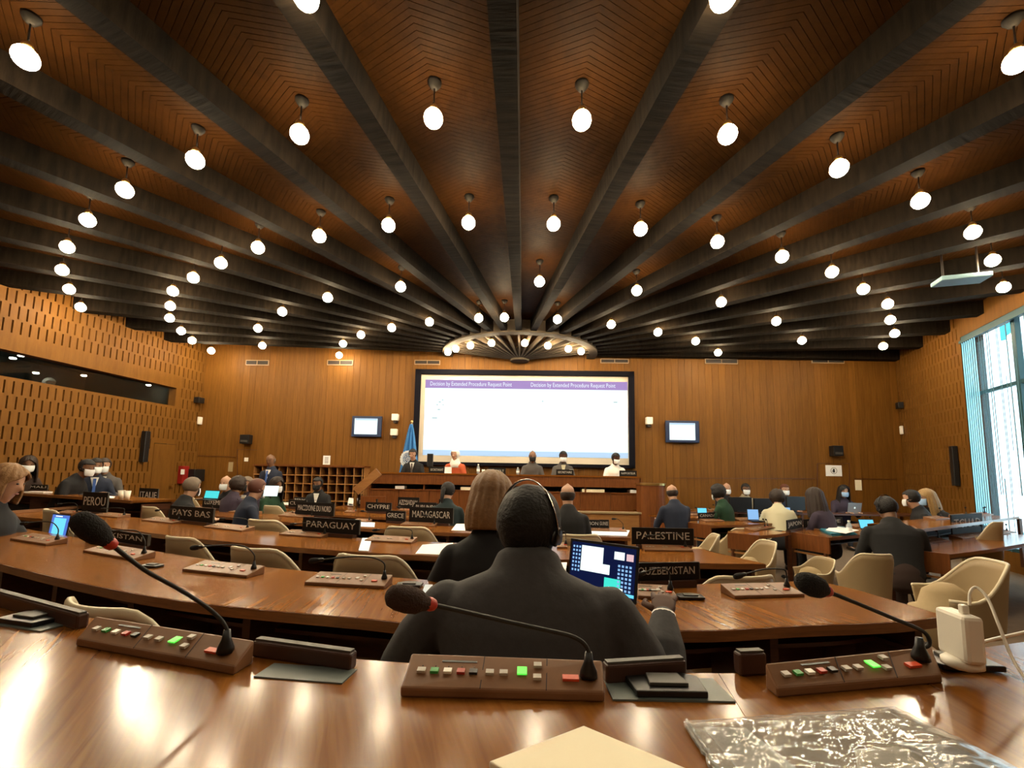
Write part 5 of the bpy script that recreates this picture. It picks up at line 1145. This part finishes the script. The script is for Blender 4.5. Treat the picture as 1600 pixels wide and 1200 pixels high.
laptop('small laptop with a teal screen at left', (318, 775), (341, 776), 6.5, 6.4, .125, 'lcd_teal', deckz=Z4 + .2, tilt=.2)
laptop('small laptop with a blue screen beside the green jumper', (1090, 797), (1105, 796), 7.9, 7.9, .13, 'lcd_cyan', deckz=Z5 + .01, tilt=.2)
laptop('small laptop with a bright blue screen at the third right desk', (1168, 801), (1186, 801), 7.2, 7.2, .17, 'lcd_icon', deckz=Z5 + .01, tilt=.1)
laptop('small laptop with a violet screen behind the cream shirt', (1224, 796), (1236, 796), 8.3, 8.3, .14, 'lcd_icon', deckz=Z5 + .01, tilt=.2)
laptop('laptop with a cyan screen before the man in black', (1344, 818), (1368, 816), 6.2, 6.2, .13, 'lcd_cyan', deckz=Z5 + .01, tilt=.3)
laptop('silver laptop with a lit badge, seen from behind', (1324, 797), (1345, 797), 9.3, 9.3, .21, 'lcd_white', frame='aluminium', deckz=.912, back=True)
def monitor(label, x0, x1, y0, y1, Y, zb=None):
    a, b = ony(x0, y1, Y), ony(x1, y0, Y); zb = a.z - .08 if zb is None else zb; e = thing('monitor', label, 'monitor', ((a.x + b.x) / 2, Y, zb), 0, 'black monitors'); wv = (b.x - a.x) / 2
    part('screen_housing', MB().box(-wv, wv, -.02, .03, a.z - zb, b.z - zb), 'black_plastic', e, bevel=.006); part('neck', MB().box(-.02, .02, .0, .03, 0, max(.05, a.z - zb + .03)), 'black_plastic', e); part('foot', MB().box(-.09, .09, -.07, .07, 0, .012), 'black_plastic', e); return e
monitor('black monitor back behind the green jumper', 1139, 1174, 777, 800, 9.25, .912)
monitor('black monitor back between the two front-facing masked people', 1178, 1214, 779, 800, 9.25, .912)
monitor('wide black monitor back right of the cream shirt', 1229, 1257, 776, 797, 9.25, .912)
monitor('narrow black monitor on the dais beside the chairman', 667, 677, 709, 729, 9.55, D.location.z + z_top)
def sheet(label, pts, z, m='paper', th=.004, group='papers on desks', nm='paper_sheet', cat='paper'):
    q = [onz(x, y, z) for x, y in pts]; c = sum(q, Vector()) / len(q); e = tag(link(nm, MB().prism([(p.x - c.x, p.y - c.y) for p in q], 0, th).mesh(nm, m), None, (c.x, c.y, z + .0008)), label, cat, group); return e
sheet('white paper on the third row beside the woman with brown hair', [(649, 866), (700, 868), (708, 849), (660, 852)], Z3)
sheet('small bluish paper on the third row right of the PARAGUAY plate', [(560, 861), (576, 862), (581, 842), (566, 841)], Z3, 'paper_blue')
sheet('white paper on the fourth row left of the woman with brown hair', [(705, 829), (730, 830), (731, 819), (713, 819)], Z4)
sheet('pale paper sheets on the fourth row in front of the GABON plate', [(906, 836), (980, 838), (984, 829), (912, 826)], Z4, 'paper_blue')
sheet('bluish leaflet on the second row behind the left of the laptop', [(862, 893), (884, 894), (886, 880), (866, 880)], Z2 + .0, 'paper')
sheet('small paper on the second row behind the grey-suited man\'s elbow', [(655, 940), (668, 941), (676, 915), (664, 915)], Z2, 'paper_blue')
sheet('pale paper on the fourth row left of the GRECE plate', [(563, 823), (585, 824), (586, 817), (564, 816)], Z4, 'paper_blue')
sheet('white papers on the folder desk at the right', [(1290, 829), (1322, 834), (1342, 829), (1300, 822)], Z5 + .035, th=.006)
sheet('white papers beside the man in the blue suit', [(424, 788), (470, 790), (474, 786), (430, 785)], Z5, th=.004)
p = onz(49, 770.5, 1.2); tag(link('paper_sheet', MB().box(-.15, .15, .02, .16, .001, .02).mesh('paper_sheet', 'paper'), None, p), 'white paper stack at the left wall in front of the long-haired person', 'paper')
sheet('white papers with a dark clip in the fifth row', [(543, 790), (557, 791), (559, 782), (545, 781)], Z5, th=.05)
sheet('papers beside the leaning person at left', [(160, 778), (178, 779), (180, 776), (164, 775)], 1.2)
sheet('white papers at the press table on the right', [(1190, 812), (1205, 813), (1206, 807), (1192, 807)], Z5, th=.01)
# held sheet of the man in the blue suit, its brightness put in as glow
a, b = ony(411, 775, 5.6), ony(433, 773, 5.6); e = thing('paper_sheet', 'white sheet with a put-in glow held by the man in the blue suit', 'paper', (a.x, a.y, a.z), 0, 'papers on desks'); part('sheet', MB().box(0, b.x - a.x, 0, .003, -.0, .13).xf(Matrix.Rotation(-.25, 4, 'X')), 'lcd_white', e)
# folders
a = onz(1284, 834, Z5); e = thing('folder_stack', 'teal folders lying open on the right desk', 'folder', (a.x, a.y, Z5), -.15)
q = [onz(x, y, Z5) - Vector((a.x, a.y, Z5)) for x, y in ((1281, 830), (1300, 838), (1340, 836), (1320, 825), (1290, 824))]
rr = Matrix.Rotation(.15, 4, 'Z')
for i in range(3): part('folder', MB().prism([((rr @ p).x * (1 - .04 * i), (rr @ p).y * (1 - .04 * i)) for p in q], .001 + .010 * i, .010 + .010 * i), 'folder_teal', e)
# bottles and cups
def bottle(label, px, py, Y, h=.2, z=None, group='water bottles'):
    p = ony(px, py, Y); e = thing('water_bottle', label, 'bottle', (p.x, p.y, z if z is not None else p.z), 0, group); part('bottle_body', MB().lathe([(.030, 0), (.032, .01), (.032, h * .62), (.014, h * .82), (.013, h * .9)], n=14), 'water_bottle', e, True); part('cap', MB().lathe([(.015, h * .9), (.015, h)], n=12), 'white_plastic', e); part('paper_label', MB().lathe([(.0328, h * .25), (.0328, h * .5)], n=14), 'paper', e); return e
def cup(label, px, py, Y, z=None, s=1.0):
    p = ony(px, py, Y); e = thing('paper_cup', label, 'cup', (p.x, p.y, z if z is not None else p.z), 0, 'white cups'); part('cup_wall', MB().lathe([(.028 * s, 0), (.038 * s, .10 * s)], n=14), 'cup_white', e, True); part('rim', MB().lathe([(.040 * s, .098 * s), (.040 * s, .104 * s)], n=14), 'cup_white', e); return e
bottle('small clear bottle on the folder desk', 1327, 828, 5.75, .17, Z5); bottle('clear bottle on the dais left of the ADG plate', 747, 742, YD + .12, .2, D.location.z + z_top)
cup('white cup on the dais beside the bottle', 755, 743, YD + .15, D.location.z + z_top, .9); q = onz(189, 779, 1.2); cup('left white cup on the raised desk by the slotted wall', 189, 779, q.y, 1.2); q = onz(198, 780, 1.2); cup('right white cup on the raised desk by the slotted wall', 198, 780, q.y, 1.2)
q = onz(482, 788, Z5); cup('white cup near the papers of the blue-suited man', 482, 788, q.y, Z5); bottle('clear bottle on the dais left of the middle person', 809, 744, YD + .15, .15, D.location.z + z_top)
cup('white cup on the dais beside the grey-clothed person', 893, 737, YD + .3, D.location.z + z_top, 1.2)
e = thing('tent_card', 'small white folded card on the dais', 'card', (ony(700, 741, YD + .05).x, YD + .05, D.location.z + z_top)); part('card_front', MB().add([(-.07, -.03, 0), (.07, -.03, 0), (.07, 0, .13), (-.07, 0, .13)], [(0, 1, 2, 3)]), 'paper', e, solid=.003); part('card_back', MB().add([(-.07, .03, 0), (.07, .03, 0), (.07, 0, .13), (-.07, 0, .13)], [(0, 1, 2, 3)]), 'paper', e, solid=.003)
# bag under the table of the man in black
p = ony(1335, 905, 4.35); e = thing('briefcase', 'black bag standing on the floor beside the man in black', 'bag', (p.x - .1, 4.35, floor_z(4.35))); part('body', MB().loft([(0, 0, .03), (0, 0, .2), (0, 0, .36)], [(.17, .07), (.18, .08), (.15, .05)], n=14), 'bag_black', e, True); part('handle', MB().tube([(-.06, 0, .38), (-.04, 0, .44), (.04, 0, .44), (.06, 0, .38)], .008), 'bag_black', e, True)
# coat over the chair at far left
yy = on_line('D2', 58)[0].y + .42; p = ony(58, 795, yy); e = thing('folded_coat', 'tan coat draped over the back of the far-left chair', 'coat', (p.x, p.y, p.z - .215), math.radians(-35))
def coat(u, v): a = (u - .5) * 1.5; k = (v - .5) * 2; return (.30 * math.sin(a) + .006 * math.sin(v * 22), -.30 * math.cos(a) + (.04 if k > 0 else -.03) * abs(k) + .02 * math.sin(u * 17), .20 - .26 * abs(k) ** 1.2 + .012 * math.sin(u * 23))
part('cloth', MB().grid(coat, 24, 16), 'cloth_beige', e, True, solid=.012)

# ================================================================== FOREGROUND ON THE NEAREST DESK
# cream envelope pile
A_, B_, C_ = onz(912, 1133, Z1 + .012), onz(764, 1189, Z1 + .012), onz(1090, 1207, Z1 + .012)
u1 = (B_ - A_).normalized(); u2 = (C_ - A_).normalized(); e = thing('envelope', 'cream cardboard envelope lying at the near edge of the desk', 'envelope', (A_.x, A_.y, Z1))
q = [Vector(), u1 * (B_ - A_).length, u1 * (B_ - A_).length + u2 * .24, u2 * .24]
part('card_cover', MB().prism([(p.x, p.y) for p in q], .001, .012), 'paper_cream', e, bevel=.0015)
w2 = [(p.x, p.y) for p in (q[1] * .55 - u2 * -.02, q[1] * 1.10 + u2 * .03, q[1] * 1.10 + u2 * .2, q[1] * .5 + u2 * .2)]
tag(part('paper_sheet', MB().prism(w2, .0, .0008).xf(Matrix.Translation((A_.x, A_.y, Z1 + .0001))), 'paper_cream', None), 'yellowish sheet peeking out under the cream envelope', 'paper')
# clear plastic bag
cs = [onz(x, y, Z1 + .004) for x, y in ((1068, 1128), (1398, 1104), (1660, 1235), (1150, 1262))]; c0 = cs[0].copy()
def bag(off, amp):
    def f(u, v):
        p = (cs[0] * (1 - u) + cs[1] * u) * (1 - v) + (cs[3] * (1 - u) + cs[2] * u) * v - c0
        ed = min(u, 1 - u, v, 1 - v); ed = min(1, ed * 7); w_ = noise.noise(Vector((u * 5, v * 4, off))) * .7 + noise.noise(Vector((u * 13 + v * 6, v * 9, off + 3))) * .35 + noise.noise(Vector((u * 3 + v * 5, v * 2, 7))) * .5
        return (p.x + .004 * noise.noise(Vector((v * 12, u * 12, 1))), p.y + .004 * noise.noise(Vector((u * 12, v * 12, 5))), off + ed * (.006 + amp * abs(w_)))
    return f
e = thing('plastic_bag', 'crumpled clear plastic sleeve lying at the near right of the desk', 'bag', (c0.x, c0.y, Z1 + .0008))
part('film_top', MB().grid(bag(.004, .011), 60, 40), 'clear_film', e, True); part('film_bottom', MB().grid(bag(.0005, .002), 30, 20), 'clear_film', e, True)
def hem(k, n_=40): return [Vector(bag(.003, .004)(*( (i / n_, .012) if k == 0 else (.015, i / n_)))) + Vector((0, 0, .002)) for i in range(n_ + 1)]
part('seam', MB().tube(hem(1), .0018, 5), 'clear_film', e, True)
def insheet(label, pts, z, m, th): q = [onz(x, y, z) for x, y in pts]; c = sum(q, Vector()) / 4; return tag(part('card_insert', MB().prism([(p.x - c.x, p.y - c.y) for p in q], 0, th), m, None), label, 'card', 'inserts in the plastic sleeve'), c
for lb, pts, m, th in (('tan card inside the clear plastic sleeve', ((1335, 1172), (1440, 1166), (1475, 1225), (1345, 1230)), 'paper_cream', .001), ('white sheet inside the clear plastic sleeve', ((1100, 1137), (1165, 1138), (1270, 1222), (1175, 1228)), 'paper', .001), ('pale blue leaflet inside the clear plastic sleeve', ((1400, 1160), (1480, 1165), (1590, 1205), (1490, 1215)), 'paper_blue', .001)):
    o, c = insheet(lb, pts, Z1 + .003, m, th); o.location = (c.x, c.y, Z1 + .0028)
# white charger with cables
p = ony(1503, 1030, .745); e = thing('power_charger', 'white square laptop charger plugged upright into the black outlet', 'charger', (p.x, .745, Z1 + .017), math.radians(-100))
part('charger_body', MB().box(-.031, .031, -.014, .014, .014, .086), 'white_plastic', e, bevel=.006); part('plug_adapter', MB().lathe([(.018, 0), (.026, .004), (.026, .012), (.019, .018)], n=22), 'white_plastic', e, True); part('usb_plug', MB().box(-.001 + .008, .009 + .008, -.005, .005, .086, .100), 'white_plastic', e, bevel=.002)
def cable(label, pts, r=.0022):
    q = smooth_line([ony(x, y, Y) for x, y, Y in pts], 7); c = q[0].copy(); return tag(link('charging_cable', MB().tube([p - c for p in q], r, 8).mesh('charging_cable', 'white_plastic', True), None, c), label, 'cable', 'white charger cables')
cable('white cable rising from the top of the charger and falling right', [(1515, 946, .745), (1516, 925, .745), (1526, 918, .745), (1543, 935, .73), (1560, 975, .71), (1580, 1025, .69), (1604, 1062, .67), (1640, 1100, .66)])
cable('white cable lying behind the charger to the right edge', [(1533, 1004, .76), (1560, 997, .80), (1605, 987, .84), (1680, 970, .88)], .0028)
